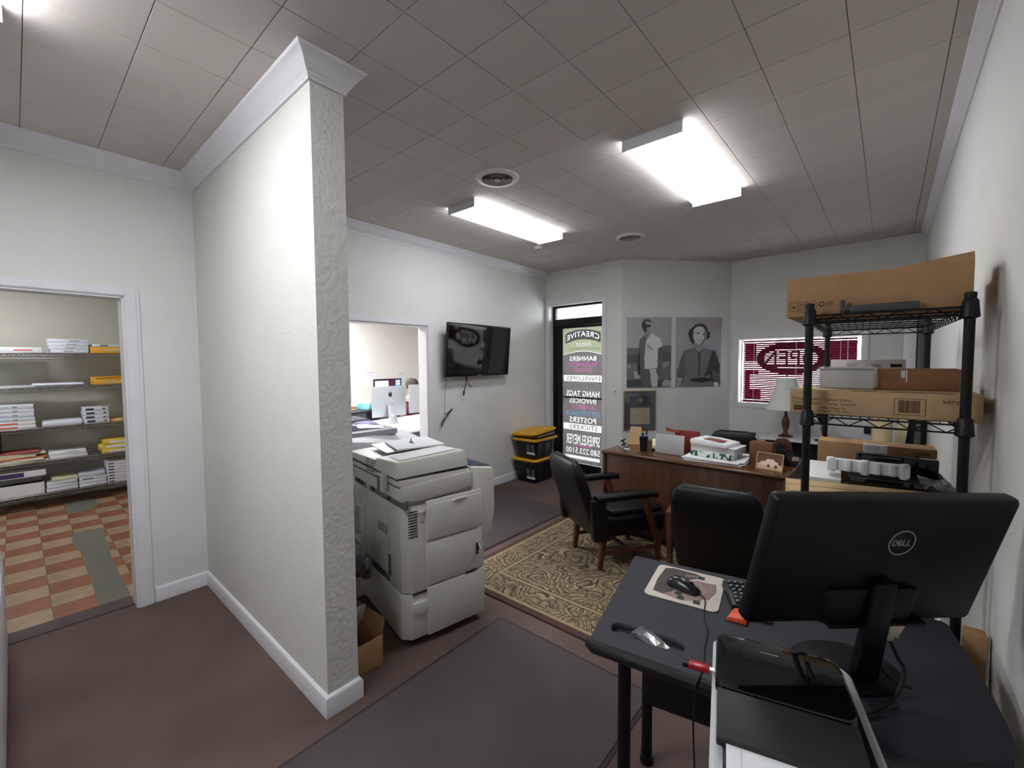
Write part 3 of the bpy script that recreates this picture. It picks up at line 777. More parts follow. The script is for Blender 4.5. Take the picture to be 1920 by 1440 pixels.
tag(MB().loft(rings).build('paper_sheet', mat('grey_green_paper', rgb(176, 182, 172), .8), loc=(-2.11, 1.12, .006)), 'curled pale sheet sticking up out of the open cardboard box', 'paper')
# ================================================================== STORAGE BINS BY THE ENTRANCE
def bin_(label, loc, rz, h=.29, wx=.37, wy=.50):
    t = thing('storage_bin', label, 'storage bin', loc, rz, 'storage bins by the entrance')
    def ring(x, y, r, z): return [(a, b, z) for a, b in roundrect(-x / 2, x / 2, -y / 2, y / 2, r, 4)]
    b = MB().loft([ring(wx - .07, wy - .10, .04, 0), ring(wx - .02, wy - .035, .05, h * .80), ring(wx - .02, wy - .035, .05, h * .82), ring(wx + .012, wy + .005, .05, h * .84), ring(wx + .012, wy + .005, .05, h)])
    b.build('tub', M_bin, t, bevel=.004)
    for s in (-1, 1):
        for k in (-.14, 0.0, .14):
            MB().hexa([(s * (wx / 2 - .038), k - .02, .02), (s * (wx / 2 - .028), k - .02, .02), (s * (wx / 2 - .028), k + .02, .02), (s * (wx / 2 - .038), k + .02, .02)],
                      [(s * (wx / 2 - .012), k - .025, h * .8), (s * (wx / 2 - .004), k - .025, h * .8), (s * (wx / 2 - .004), k + .025, h * .8), (s * (wx / 2 - .012), k + .025, h * .8)]).build('rib', M_bin, t)
    # label print on the end facing the room
    yf = lambda z: -(wy / 2 - .05 + .033 * (z / (h * .8)))
    MB().hexa([(.02, yf(.06) - .0015, .055), (.15, yf(.06) - .0015, .055), (.15, yf(.06), .055), (.02, yf(.06), .055)], [(.02, yf(.09) - .0015, .085), (.15, yf(.09) - .0015, .085), (.15, yf(.09), .085), (.02, yf(.09), .085)]).build('barcode_label', M_paper, t)
    for k in range(6):
        z = .10 + .016 * k
        MB().box(.025, .07, yf(z) - .0015, yf(z) + .002, z, z + .005).build('label_line', M_greyink, t, smooth=0)
    for k in range(4):
        z = .10 + .024 * k
        MB().box(.10 + .008 * (k % 2), .14, yf(z) - .0015, yf(z) + .002, z, z + .010).build('label_mark', M_greyink, t, smooth=0)
    return t
def bin_lid(par, z, wx=.40, wy=.53, tilt=None, loc=(0, 0, 0)):
    def ring(x, y, r, zz): return [(a, b, zz) for a, b in roundrect(-x / 2, x / 2, -y / 2, y / 2, r, 4)]
    mb = MB().loft([ring(wx, wy, .055, 0), ring(wx + .004, wy + .004, .055, .018), ring(wx - .012, wy - .012, .05, .028), ring(wx - .05, wy - .05, .04, .028), ring(wx - .06, wy - .06, .04, .020)])
    o = mb.build('lid', M_yellow, par, bevel=.002)
    o.location = (loc[0], loc[1], z)
    if tilt: o.rotation_euler = tilt
    for k in (-.16, -.06, .06, .16):
        MB().box(wx / 2 - .020, wx / 2 - .004, k - .03, k + .03, .026, .034).build('lid_rib', M_yellow, o, bevel=.002)
    for k in (-.10, .04):
        MB().box(k - .03, k + .05, -wy / 2 + .004, -wy / 2 + .020, .026, .034).build('lid_rib', M_yellow, o, bevel=.002)
    return o
BL = (WL(4.56) + .205 + .02, 4.57)
b1 = bin_('black storage bin with a closed yellow lid, on the floor under the other bin', (BL[0], BL[1], 0), R(2), .30)
bin_lid(b1, .288)
b2 = bin_('black storage bin with a propped-up yellow lid, stacked on top', (BL[0] + .005, BL[1], .322), R(1), .26, .37, .50)
rim = MB()
def ring(x, y, r, zz): return [(a, b, zz) for a, b in roundrect(-x / 2, x / 2, -y / 2, y / 2, r, 4)]
rim.loft([ring(.40, .53, .05, .232), ring(.404, .534, .05, .262), ring(.37, .50, .05, .264), ring(.365, .495, .05, .25)], caps=False).build('yellow_rim', M_yellow, b2)
bin_lid(b2, .318, tilt=(R(3.5), R(-4), R(2)), loc=(-.01, -.01, 0))
am = thing('wrapped_package', 'brown plastic-wrapped package squeezed under the propped-up yellow lid', 'package', (BL[0] + .01, BL[1], .588), R(3))
MB().loft([ring(.33, .46, .08, 0), ring(.40, .53, .10, .025), ring(.36, .50, .1, .045)]).build('wrapper', clearmat('amber_wrap', (.45, .22, .10, 1), .2, .15, rgb(96, 60, 44), .6), am, bevel=.004)
MB().loft([ring(.28, .40, .06, .006), ring(.30, .42, .06, .028)]).build('contents', mat('brown_contents', rgb(110, 64, 40), .6, var=.3, vscale=25), am)

# ================================================================== WALL THINGS AT THE SHOP FRONT
sw = thing('light_switch', 'white light switch plate on the wall right of the entrance', 'switch', (-2.653, 5.0915, 1.185), math.atan2(C_fd[1] - C_fl[1], C_fd[0] - C_fl[0]))
MB().box(-.036, .036, -.007, 0, -.058, .058).build('plate', M_white, sw, bevel=.003)
MB().box(-.005, .005, -.018, -.006, -.006, .012).build('toggle', M_copierdark, sw, bevel=.001)

# angled wall frame: local x along the wall, y outward, origin at floor of C_fd
aw = (Vector(C_fa) - Vector(C_fd)).normalized(); aang = math.atan2(aw.y, aw.x)
def awp(s, z, off=0.0):
    n_ = Vector((-aw.y, aw.x)); p = Vector(C_fd) + aw * s - n_ * off; return (p.x, p.y, z)
def picture(name, label, s0, s1, z0, z1, cat='photograph'):
    return thing(name, label, cat, awp((s0 + s1) / 2, z0), aang)
GREY = {}
def grey(v, tint=0):
    k = (int(v), tint)
    if k not in GREY: GREY[k] = mat('photo_tone_%d_%d' % k, tuple(min(.86, lin(q) / .38) for q in (v + tint * .5, v, v + tint)) + (1,), .45)
    return GREY[k]
def photo_print(t, wdt, hgt, layers, px):
    """layers: (tone, polygon in zoom pixels) laid as flat print on the panel"""
    X0, X1, Y0, Y1 = px
    for k, (nm, tone, tint, poly) in enumerate(layers):
        lp = [[((x - X0) / (X1 - X0) * wdt - wdt / 2, (Y1 - y) / (Y1 - Y0) * hgt) for x, y in poly]]
        me = sheet(lp, .0004)
        me.transform(frame((0, -.0145 - .0007 * k, 0), (1, 0, 0), (0, 0, 1)))
        link(nm, me, grey(tone, tint), t)
p1_ = picture('wall_photograph', 'black-and-white photograph of a man in sunglasses and a short-sleeved shirt', .068, .664, 1.245, 2.138)
MB().box(-.298, .298, -.014, 0, 0, .893).build('panel', grey(112, 4), p1_, bevel=.001)
photo_print(p1_, .594, .891, [
    ('ground', 74, 0, [(125, 640), (330, 640), (740, 605), (880, 600), (880, 1310), (125, 1310)]),
    ('far_field', 58, 0, [(125, 760), (330, 750), (740, 700), (880, 720), (880, 900), (125, 900)]),
    ('road', 96, 0, [(740, 890), (850, 870), (830, 960), (730, 990)]),
    ('shadow_ground', 48, 0, [(125, 1180), (400, 1180), (700, 1190), (880, 1160), (880, 1310), (125, 1310)]),
    ('bush', 112, 0, [(730, 1300), (735, 1220), (790, 1180), (850, 1190), (880, 1210), (880, 1300)]),
    ('bush', 118, 0, [(235, 1050), (290, 1030), (345, 1130), (330, 1165), (250, 1150)]),
    ('bush', 104, 0, [(130, 930), (180, 920), (190, 980), (140, 1000)]),
    ('trousers', 62, 0, [(352, 990), (640, 990), (650, 1130), (645, 1308), (400, 1308), (365, 1150)]),
    ('trouser_light', 128, 0, [(500, 1000), (628, 1000), (655, 1120), (648, 1308), (560, 1308), (525, 1200), (530, 1100)]),
    ('arm', 34, 0, [(335, 640), (365, 700), (350, 900), (345, 1100), (310, 1100), (300, 960), (325, 780)]),
    ('arm', 66, 0, [(635, 640), (725, 625), (745, 740), (735, 900), (715, 1030), (705, 1085), (650, 1110), (622, 1060), (630, 960), (650, 800)]),
    ('shirt', 142, 4, [(420, 440), (480, 470), (530, 380), (575, 420), (680, 470), (732, 608), (650, 650), (640, 985), (425, 1002), (410, 700)]),
    ('shirt_shadow', 72, 0, [(425, 425), (450, 500), (436, 600), (415, 820), (412, 1000), (345, 985), (340, 660), (325, 640), (335, 500), (380, 455)]),
    ('shirt_fold', 116, 0, [(450, 560), (500, 600), (555, 640), (560, 690), (480, 640), (505, 740), (470, 690)]),
    ('neck', 92, 0, [(425, 400), (520, 340), (530, 390), (480, 465), (445, 500)]),
    ('head', 108, 0, [(385, 220), (430, 175), (500, 180), (528, 240), (545, 275), (530, 310), (515, 380), (470, 410), (430, 400), (395, 330)]),
    ('face_shadow', 42, 0, [(385, 215), (440, 230), (450, 330), (440, 400), (415, 380), (395, 330), (370, 300), (370, 230)]),
    ('hair', 52, 0, [(375, 230), (385, 190), (430, 160), (480, 155), (520, 185), (530, 225), (500, 200), (450, 190), (410, 215)]),
    ('sunglasses', 14, 0, [(425, 275), (460, 255), (505, 255), (520, 270), (500, 290), (470, 285), (440, 300)]),
    ('mouth', 52, 0, [(455, 348), (490, 340), (488, 350), (458, 357)]),
], (125, 883, 125, 1310))
p2_ = picture('wall_photograph', 'black-and-white photograph of a smiling woman in a dark blouse', .731, 1.352, 1.243, 2.140)
MB().box(-.31, .31, -.014, 0, 0, .897).build('panel', grey(108, 5), p2_, bevel=.001)
photo_print(p2_, .618, .895, [
    ('sky_low', 104, 6, [(975, 600), (1705, 600), (1705, 1305), (975, 1305)]),
    ('horizon', 78, 6, [(975, 1000), (1705, 880), (1705, 1305), (975, 1305)]),
    ('sleeve', 62, 4, [(1100, 690), (1180, 760), (1140, 1080), (1085, 1240), (985, 1290), (1000, 1060), (1040, 850)]),
    ('blouse', 74, 2, [(1100, 690), (1265, 640), (1340, 720), (1420, 640), (1590, 690), (1640, 800), (1560, 1000), (1545, 1200), (1130, 1220), (1140, 1000), (1120, 850)]),
    ('skirt', 78, 2, [(1120, 1200), (1560, 1200), (1620, 1304), (1080, 1304)]),
    ('blouse_shadow', 34, 4, [(1560, 700), (1610, 690), (1660, 830), (1690, 960), (1680, 1180), (1640, 1240), (1560, 1230), (1530, 1100), (1420, 1150), (1500, 950)]),
    ('sleeve_cuff', 58, 4, [(1580, 1020), (1690, 1100), (1700, 1240), (1600, 1250), (1560, 1120)]),
    ('placket', 30, 4, [(1335, 720), (1355, 730), (1365, 850), (1360, 1120), (1345, 1120), (1345, 850)]),
    ('belt', 24, 2, [(1200, 1175), (1400, 1150), (1550, 1165), (1545, 1215), (1380, 1240), (1230, 1215)]),
    ('hand', 150, 6, [(1595, 1240), (1650, 1230), (1672, 1290), (1665, 1304), (1605, 1304)]),
    ('forearm', 104, 4, [(985, 1150), (1080, 1160), (1040, 1270), (1000, 1304), (985, 1304)]),
    ('neck', 96, 4, [(1270, 560), (1400, 570), (1410, 640), (1340, 720), (1275, 650)]),
    ('hair', 40, 2, [(1250, 590), (1205, 540), (1175, 470), (1160, 400), (1185, 335), (1235, 300), (1260, 262), (1320, 245), (1370, 232), (1400, 236), (1455, 280), (1482, 360), (1520, 395), (1515, 450), (1490, 500), (1450, 500), (1400, 400), (1300, 420), (1262, 520)]),
    ('face', 128, 4, [(1245, 340), (1290, 290), (1350, 278), (1430, 310), (1470, 400), (1462, 490), (1405, 570), (1340, 592), (1280, 565), (1238, 460)]),
    ('face_shadow', 84, 4, [(1410, 300), (1435, 315), (1470, 400), (1462, 490), (1405, 570), (1345, 590), (1420, 490), (1430, 400)]),
    ('eye', 40, 2, [(1290, 395), (1330, 380), (1350, 395), (1310, 410)]),
    ('eye', 36, 2, [(1390, 410), (1425, 400), (1440, 420), (1400, 430)]),
    ('mouth', 56, 4, [(1305, 490), (1350, 500), (1375, 500), (1345, 530), (1315, 520)]),
    ('teeth', 160, 4, [(1312, 494), (1350, 502), (1366, 502), (1345, 516), (1320, 510)]),
], (975, 1708, 130, 1305))
# framed certificate below
ce = picture('framed_certificate', 'framed certificate with a blue-grey mat and gold seal, below the photographs', .032, .457, .692, 1.198, 'certificate')
fr = MB().box(-.212, -.200, -.022, 0, 0, .506).box(.200, .212, -.022, 0, 0, .506).box(-.2, .2, -.022, 0, 0, .012).box(-.2, .2, -.022, 0, .494, .506)
fr.build('frame', mat('thin_wood_frame', rgb(128, 106, 76), .5, var=.1), ce, bevel=.001)
MB().box(-.2, .2, -.010, -.002, .012, .494).build('mat_board', mat('blue_grey_mat', rgb(92, 100, 118), .8, var=.03), ce, smooth=0)
MB().box(-.135, .150, -.0125, -.010, .305, .440).build('seal_panel', mat('slate_panel', rgb(52, 56, 72), .6), ce, smooth=0)
MB().lathe([(.034, 0), (.034, .002), (.028, .003)], 24).build('seal', mat('gold_seal', rgb(146, 112, 66), .4, metal=.4), ce, loc=(.012, -.0128, .39), rot=(R(90), 0, 0))
MB().box(-.130, .135, -.0125, -.010, .075, .285).build('document', mat('certificate_paper', rgb(196, 186, 158), .8, var=.02), ce, smooth=0)
for k, (s_, z, wd_) in enumerate((('This is to certify', .238, .09), ('Certificate', .205, .12), ('of completion', .185, .10), ('has completed the course', .150, .14))):
    print_on('writing', s_, M_greyink, ce, (0, -.0132, z), (1, 0, 0), (0, 0, 1), wd_, .009)
MB().box(-.2, .2, -.0195, -.018, .012, .494).build('glass', clearmat('picture_glass', (.95, .95, .95, 1), .06), ce, smooth=0)

# ================================================================== BLINDS AND OPEN SIGN
bl = thing('window_blind', 'burgundy horizontal slat blind hanging in the front window', 'blind', (C_fa[0], C_fa[1], 0), wang)
M_slat = mat('burgundy_slat', rgb(112, 22, 48), .4)
MB().box(.140, 1.308, .040, .068, 1.808, 1.832).build('head_rail', M_slat, bl, bevel=.002)
sm = MB(); q = -R(60); n_ = 4; prof = []
for k in range(n_ + 1):
    u = k / n_ - .5; prof.append((u * .025 * math.cos(q) - .003 * (1 - 4 * u * u) * math.sin(q), u * .025 * math.sin(q) + .003 * (1 - 4 * u * u) * math.cos(q)))
rings = [[(x, .052 + y, z) for y, z in prof] + [(x, .052 + y, z - .0008) for y, z in reversed(prof)] for x in (.142, 1.306)]
SLAT = MB().loft(rings).mesh('slat', smooth=50); SLAT.materials.append(M_slat)
for k in range(31): link('slat', SLAT, None, bl, (0, 0, 1.062 + k * .0243))
MB().box(.142, 1.306, .042, .064, 1.042, 1.053).build('bottom_rail', M_slat, bl, bevel=.003)
for x in (.27, .73, 1.16): MB().box(x - .004, x + .004, .0375, .0385, 1.045, 1.815).build('ladder_tape', mat('blind_cord', rgb(214, 190, 200), .8), bl, smooth=0)
MB().cyl((1.225, .034, 1.815), (1.225, .032, 1.30), .004, n=6).build('tilt_wand', mat('blind_wand', rgb(230, 225, 230), .3), bl)
sg = thing('open_sign', 'dark red oval OPEN sign hung behind the blind, seen from its back', 'sign', (C_fa[0], C_fa[1], 0), wang)
el = lambda a, b, n=40: [(.66 + a * math.cos(2 * math.pi * k / n), 1.60 + b * math.sin(2 * math.pi * k / n)) for k in range(n)]
hole = [(.365, 1.515), (.955, 1.515), (.985, 1.60), (.94, 1.685), (.38, 1.685), (.335, 1.60)]
opn = fit(font_loops('OPEN'), .355, .965, 1.50, 1.70, mirror=True)
me = sheet([el(.375, .20)] + [el(.30, .128)], .012); me.transform(frame((0, .095, 0), (1, 0, 0), (0, 0, 1)))
link('rim', me, mat('sign_maroon', rgb(74, 14, 34), .5), sg)
me = sheet(opn, .014); me.transform(frame((0, .095, 0), (1, 0, 0), (0, 0, 1)))
link('lettering', me, mat('sign_dark', rgb(40, 8, 26), .5), sg)
for z in (1.512, 1.69): MB().box(.34, .98, .100, .106, z - .006, z + .006).build('crossbar', MATS['sign_dark'], sg, smooth=0)
for x in (.45, .87): MB().cyl((x, .095, 1.76), (x, .095, 1.845), .002, n=5).build('chain', M_chrome, sg)
# ================================================================== FLOOR COVERINGS
def rug_material():
    M = D.materials.new('paisley_rug'); M.use_nodes = True
    N = M.node_tree.nodes; L = M.node_tree.links; B = N['Principled BSDF']; B.inputs['Roughness'].default_value = .95
    tc = N.new('ShaderNodeTexCoord')
    def math_(op, a, b=None):
        n = N.new('ShaderNodeMath'); n.operation = op
        for i, v in enumerate((a, b)):
            if v is None: continue
            if isinstance(v, (int, float)): n.inputs[i].default_value = v
            else: L.new(v, n.inputs[i])
        return n.outputs[0]
    sp = N.new('ShaderNodeSeparateXYZ'); L.new(tc.outputs['Object'], sp.inputs[0])
    ex = math_('SUBTRACT', RUG[0] / 2, math_('ABSOLUTE', sp.outputs['X'])); ey = math_('SUBTRACT', RUG[1] / 2, math_('ABSOLUTE', sp.outputs['Y']))
    edge = math_('MINIMUM', ex, ey)
    nz = N.new('ShaderNodeTexNoise'); nz.inputs['Scale'].default_value = 3.2; nz.inputs['Detail'].default_value = 2; L.new(tc.outputs['Object'], nz.inputs['Vector'])
    vm = N.new('ShaderNodeVectorMath'); vm.operation = 'SCALE'; vm.inputs['Scale'].default_value = .34; L.new(nz.outputs['Color'], vm.inputs[0])
    va = N.new('ShaderNodeVectorMath'); L.new(tc.outputs['Object'], va.inputs[0]); L.new(vm.outputs[0], va.inputs[1])
    vo = N.new('ShaderNodeTexVoronoi'); vo.inputs['Scale'].default_value = 2.7; L.new(va.outputs[0], vo.inputs['Vector'])
    rings = math_('FRACT', math_('MULTIPLY', vo.outputs['Distance'], 5.0))
    r1 = N.new('ShaderNodeValToRGB'); r1.color_ramp.interpolation = 'CONSTANT'
    e = r1.color_ramp.elements; e[0].position = 0; e[0].color = rgb(128, 114, 88); e[1].position = .42; e[1].color = rgb(66, 48, 38)
    for p_, c in ((.54, rgb(146, 131, 104)), (.74, rgb(112, 104, 78)), (.9, rgb(78, 58, 44))):
        q = e.new(p_); q.color = c
    L.new(rings, r1.inputs['Fac'])
    # small leaf-like flecks
    n2 = N.new('ShaderNodeTexNoise'); n2.inputs['Scale'].default_value = 17; n2.inputs['Detail'].default_value = 1.5; n2.inputs['Distortion'].default_value = 1.8; L.new(tc.outputs['Object'], n2.inputs['Vector'])
    band = math_('MULTIPLY', math_('GREATER_THAN', n2.outputs['Fac'], .55), math_('LESS_THAN', n2.outputs['Fac'], .62))
    mx = N.new('ShaderNodeMix'); mx.data_type = 'RGBA'; L.new(band, mx.inputs['Factor']); L.new(r1.outputs['Color'], mx.inputs['A']); mx.inputs['B'].default_value = rgb(74, 52, 40)
    br = N.new('ShaderNodeValToRGB'); br.color_ramp.interpolation = 'CONSTANT'
    e = br.color_ramp.elements; e[0].position = 0; e[0].color = rgb(72, 50, 42); e[1].position = .048; e[1].color = rgb(148, 130, 98)
    for p_, c in ((.072, (0, 0, 0, 0)), (.255, rgb(66, 48, 38)), (.262, rgb(146, 129, 98)), (.286, rgb(66, 48, 38)), (.294, (0, 0, 0, 0))):
        q = e.new(p_); q.color = c
    L.new(edge, br.inputs['Fac'])
    m2 = N.new('ShaderNodeMix'); m2.data_type = 'RGBA'; L.new(br.outputs['Alpha'], m2.inputs['Factor']); L.new(mx.outputs['Result'], m2.inputs['A']); L.new(br.outputs['Color'], m2.inputs['B'])
    L.new(m2.outputs['Result'], B.inputs['Base Color'])
    return M
RUG = (2.12, 1.60)
o = MB().prism(roundrect(-RUG[0] / 2, RUG[0] / 2, -RUG[1] / 2, RUG[1] / 2, .015, 3), 0, .009).build('area_rug', rug_material(), bevel=.002, loc=(-2.435 + RUG[0] / 2, 2.855, .001), rot=(0, 0, R(.5)))
tag(o, 'tan and brown paisley rug with a border, under the leather chairs', 'rug')
def floor_mat(label, x0, x1, y0, y1, rz=0):
    t = thing('floor_mat', label, 'mat', ((x0 + x1) / 2, (y0 + y1) / 2, .0005), rz)
    hx, hy = (x1 - x0) / 2, (y1 - y0) / 2
    MB().prism(roundrect(-hx, hx, -hy, hy, .01, 2), 0, .004).build('rubber_backing', M_matedge, t, bevel=.001)
    MB().prism(roundrect(-hx + .018, hx - .018, -hy + .018, hy - .018, .01, 2), .004, .008).build('pile', M_mat, t, bevel=.002)
floor_mat('dark grey floor mat in the foreground, between partition end and near desk', -1.765, -.78, -.5, 1.925, R(.6))
floor_mat('dark grey floor mat between the copier and the entrance', -3.62, -2.51, 2.35, 3.83)

# ================================================================== WOODEN DESK
dk = thing('office_desk', 'long walnut wood desk in front of the window', 'desk', (-1.245, 3.53, 0))
MB().box(-.740, .735, 0, .76, .732, .762).build('desk_top', M_desktop, dk, bevel=.012, seg=3)
MB().box(-.715, .71, .028, .046, .06, .735).build('front_panel', M_deskwood, dk, bevel=.002)
for x in (-.735, .700):
    MB().box(x, x + .03, .012, .745, .011, .735).build('end_panel', M_deskwood, dk, bevel=.008)
MB().box(-.70, -.30, .06, .74, .06, .73).build('pedestal', M_deskwood, dk, bevel=.002)
MB().box(.30, .69, .06, .74, .06, .73).build('pedestal', M_deskwood, dk, bevel=.002)
for x in (-.69, .31):
    for k in range(3):
        dr = MB().box(x, x + .37, .74, .757, .10 + k * .21, .295 + k * .21).build('drawer', M_deskwood, dk, bevel=.003)
        MB().box(x + .14, x + .23, .757, .772, .20 + k * .21, .21 + k * .21).build('drawer_pull', M_chrome, dr, bevel=.002)
DZ = .762

# ================================================================== CHAIRS
def armchair(label, loc, rz, wood_arms=False):
    t = thing('leather_armchair', label, 'chair', loc, rz)
    # x forward, y to the sitter's left, origin on the floor between the rear legs
    sw_ = .50
    MB().box(-.01, .54, -sw_ / 2, sw_ / 2, .245, .40).build('seat', M_leather, t, bevel=.03, seg=3)
    MB().box(.06, .535, -.225, .225, .39, .445).build('seat_cushion', M_leather, t, bevel=.025, seg=3)
    # leaning upholstered back
    lean = .19
    rings = []
    for z, xf, th, hw in ((.245, 0, .07, .235), (.30, -.01, .085, .252), (.50, -.07, .10, .258), (.70, -.135, .10, .256), (.79, -.165, .085, .235), (.825, -.178, .06, .20), (.838, -.185, .03, .17)):
        rings.append([(xf - th * .5 + a, b, z - a * .30) for a, b in roundrect(-th / 2, th / 2, -hw, hw, min(th * .45, .03), 3)])
    MB().loft(rings).build('backrest', M_leather, t, smooth=50)
    for s in (-1, 1):
        y = s * (.305 if wood_arms else .275)
        if not wood_arms:
            MB().loft([[(x, y + a, .563 + b + dz) for a, b in roundrect(-.036, .036, -.024, .024, .016, 3)] for x, dz in ((-.09, -.002), (-.04, 0), (.30, .004), (.40, 0), (.425, -.006))]).build('arm_pad', M_leather, t, smooth=50)
            MB().hexa([(-.11, y - .03, .25), (.03, y - .03, .25), (.03, y + .03, .25), (-.11, y + .03, .25)], [(-.14, y - .03, .56), (-.02, y - .03, .56), (-.02, y + .03, .56), (-.14, y + .03, .56)]).build('arm_panel', M_leather, t, bevel=.01)
            MB().hexa([(.395, y - .018, .24), (.445, y - .018, .24), (.445, y + .018, .24), (.395, y + .018, .24)], [(.30, y - .018, .545), (.345, y - .018, .545), (.345, y + .018, .545), (.30, y + .018, .545)]).build('arm_post', M_chairwood, t, bevel=.004)
        else:
            MB().loft([[(x, y + a, z + b) for a, b in roundrect(-.022, .022, -.014, .014, .008, 2)] for x, z in ((-.05, .575), (.05, .595), (.25, .61), (.42, .60))]).build('arm_rail', M_chairwood, t)
            MB().hexa([(-.02, y - .016, 0), (.025, y - .016, 0), (.025, y + .016, 0), (-.02, y + .016, 0)], [(-.05, y - .016, .58), (-.01, y - .016, .58), (-.01, y + .016, .58), (-.05, y + .016, .58)]).build('rear_post', M_chairwood, t, bevel=.004)
            MB().hexa([(.44, y - .016, 0), (.475, y - .016, 0), (.475, y + .016, 0), (.44, y + .016, 0)], [(.37, y - .016, .60), (.41, y - .016, .60), (.41, y + .016, .60), (.37, y + .016, .60)]).build('arm_post', M_chairwood, t, bevel=.004)
        for xf, dxx in ((.485, .01), (.01, -.03)):
            if wood_arms: continue
            yy = s * .215
            MB().hexa([(xf + dxx - .016, yy - .016, 0), (xf + dxx + .016, yy - .016, 0), (xf + dxx + .016, yy + .016, 0), (xf + dxx - .016, yy + .016, 0)],
                      [(xf - .024, yy - .024, .25), (xf + .024, yy - .024, .25), (xf + .024, yy + .024, .25), (xf - .024, yy + .024, .25)]).build('leg', M_chairwood, t, bevel=.003)
        MB().box(.0, .48, s * .215 - .010, s * .215 + .010, .105, .135).build('stretcher', M_chairwood, t, bevel=.003)
    MB().box(.22, .245, -.21, .21, .108, .133).build('stretcher', M_chairwood, t, bevel=.003)
    for k in range(9):
        y = -.17 + k * .0425
        MB().ell((-.205, y, .838), .005, .005, .004, 8, 5).build('nail_head', mat('brass_nail', rgb(170, 160, 140), .3, metal=.8), t)
    return t
armchair('black leather armchair with padded arms, on the paisley rug by the desk', (-1.775, 2.968, .010), R(58.5))
armchair('black leather armchair with wooden arms, seen from behind at the near desk', (-.755, 2.84, .010), R(96.5), True)
oc = thing('office_chair', 'black swivel chair behind the walnut desk, only its back showing', 'chair', (-1.16, 4.85, 0), R(-82))
rings = []
for z, xf, th, hw in ((.50, .02, .05, .16), (.56, .0, .07, .21), (.70, -.02, .075, .225), (.83, -.035, .07, .205), (.885, -.04, .05, .16), (.90, -.04, .03, .12)):
    rings.append([(xf + a - .25 * (b * b), b, z) for a, b in roundrect(-th / 2, th / 2, -hw, hw, th * .45, 4)])
MB().loft(rings).build('backrest', M_leather, oc, smooth=50, loc=(-.24, 0, 0)) if False else MB().loft(rings).build('backrest', M_leather, oc, smooth=50, loc=(.25, 0, 0), rot=(0, 0, R(180)))
MB().box(-.25, .22, -.24, .24, .43, .50).build('seat', M_leather, oc, bevel=.03, seg=3)
MB().cyl((0, 0, .10), (0, 0, .43), .028).build('gas_lift', M_chrome, oc)
for k in range(5):
    a = R(72 * k + 20)
    MB().hexa([(0, -.02, .06), (.29, -.015, .05), (.29, .015, .05), (0, .02, .06)], [(0, -.02, .11), (.29, -.012, .075), (.29, .012, .075), (0, .02, .11)]).build('base_arm', M_black, oc, bevel=.004, rot=(0, 0, a))
    MB().ell((.28 * math.cos(a), .28 * math.sin(a), .026), .026, .026, .026, 12, 8).build('caster', M_black, oc)
MB().box(.20, .24, -.03, .03, .46, .62).build('back_bar', M_black, oc, bevel=.005)

# ================================================================== THINGS ON THE WOODEN DESK
# cable tangle
pts = []
random.seed(3)
for k in range(34):
    a = k * 1.9; pts.append((.028 * math.cos(a) * (1 + .4 * math.sin(k)), .034 * math.sin(a * .9), .01 + .085 * abs(math.sin(k * .37))))
t = thing('cable_tangle', 'tangle of thin black and white cables on the left end of the walnut desk', 'cables', (-1.862, 3.73, DZ))
MB().tube(bez(pts[:18], 4), .0032, 5).build('black_cable', M_black, t)
MB().tube(bez(pts[14:], 4), .0026, 5).build('white_cable', M_white, t)
MB().box(.02, .075, -.03, .0, 0, .008).build('white_plug', M_white, t, bevel=.002)
t = thing('kraft_card', 'folded kraft card standing at the left back of the walnut desk', 'card', (-1.875, 4.04, DZ), R(28))
MB().hexa([(-.09, -.05, 0), (.07, -.05, 0), (.07, -.046, 0), (-.09, -.046, 0)], [(-.055, 0, .17), (.045, 0, .165), (.045, .004, .165), (-.055, .004, .17)]).build('front_leaf', M_card2, t)
MB().hexa([(-.08, .05, 0), (.08, .05, 0), (.08, .054, 0), (-.08, .054, 0)], [(-.05, 0, .165), (.05, 0, .165), (.05, .004, .165), (-.05, .004, .165)]).build('back_leaf', M_card, t)
t = thing('pen_cup', 'black pen cup with a blue pen on the walnut desk', 'pen cup', (-1.665, 3.745, DZ), R(15))
MB().loft([[(a, b, z) for a, b in roundrect(-w_, w_, -w_, w_, .008, 3)] for w_, z in ((.030, 0), (.036, .128))], caps=False).box(-.03, .03, -.03, .03, 0, .004).build('cup', M_black, t)
MB().loft([[(a, b, z) for a, b in roundrect(-w_, w_, -w_, w_, .008, 3)] for w_, z in ((.027, .004), (.033, .127), (.036, .128))], caps=False).build('cup_lining', M_black, t)
MB().cyl((-.008, .0, .01), (-.012, .004, .165), .011, n=10).build('pen', mat('blue_pen', rgb(34, 62, 160), .4), t)
MB().tube([(.01, .01, .01), (.02, .012, .13), (.028, .012, .19), (.014, .012, .15)], .004, 6).build('scissors', M_black, t)
# cream model car
t = thing('model_car', 'small cream model car standing beside the pen cup', 'model car', (-1.60, 3.90, DZ), R(-70))
prof = [(-.085, .018), (-.085, .045), (-.07, .055), (-.045, .058), (-.02, .095), (.03, .098), (.06, .062), (.085, .05), (.09, .018)]
MB().loft([[(x, y, z) for x, z in prof] for y in (-.045, .045)]).build('body', M_cream, t, bevel=.006)
MB().loft([[(x, y, z) for x, z in ((-.038, .064), (-.018, .09), (.026, .092), (.048, .066))] for y in (-.0462, .0462)]).build('windows', M_ink, t, smooth=0)
for x in (-.05, .055):
    for y in (-.04, .04): MB().cyl((x, y - .008, .018), (x, y + .008, .018), .018, n=14).build('wheel', M_black, t)
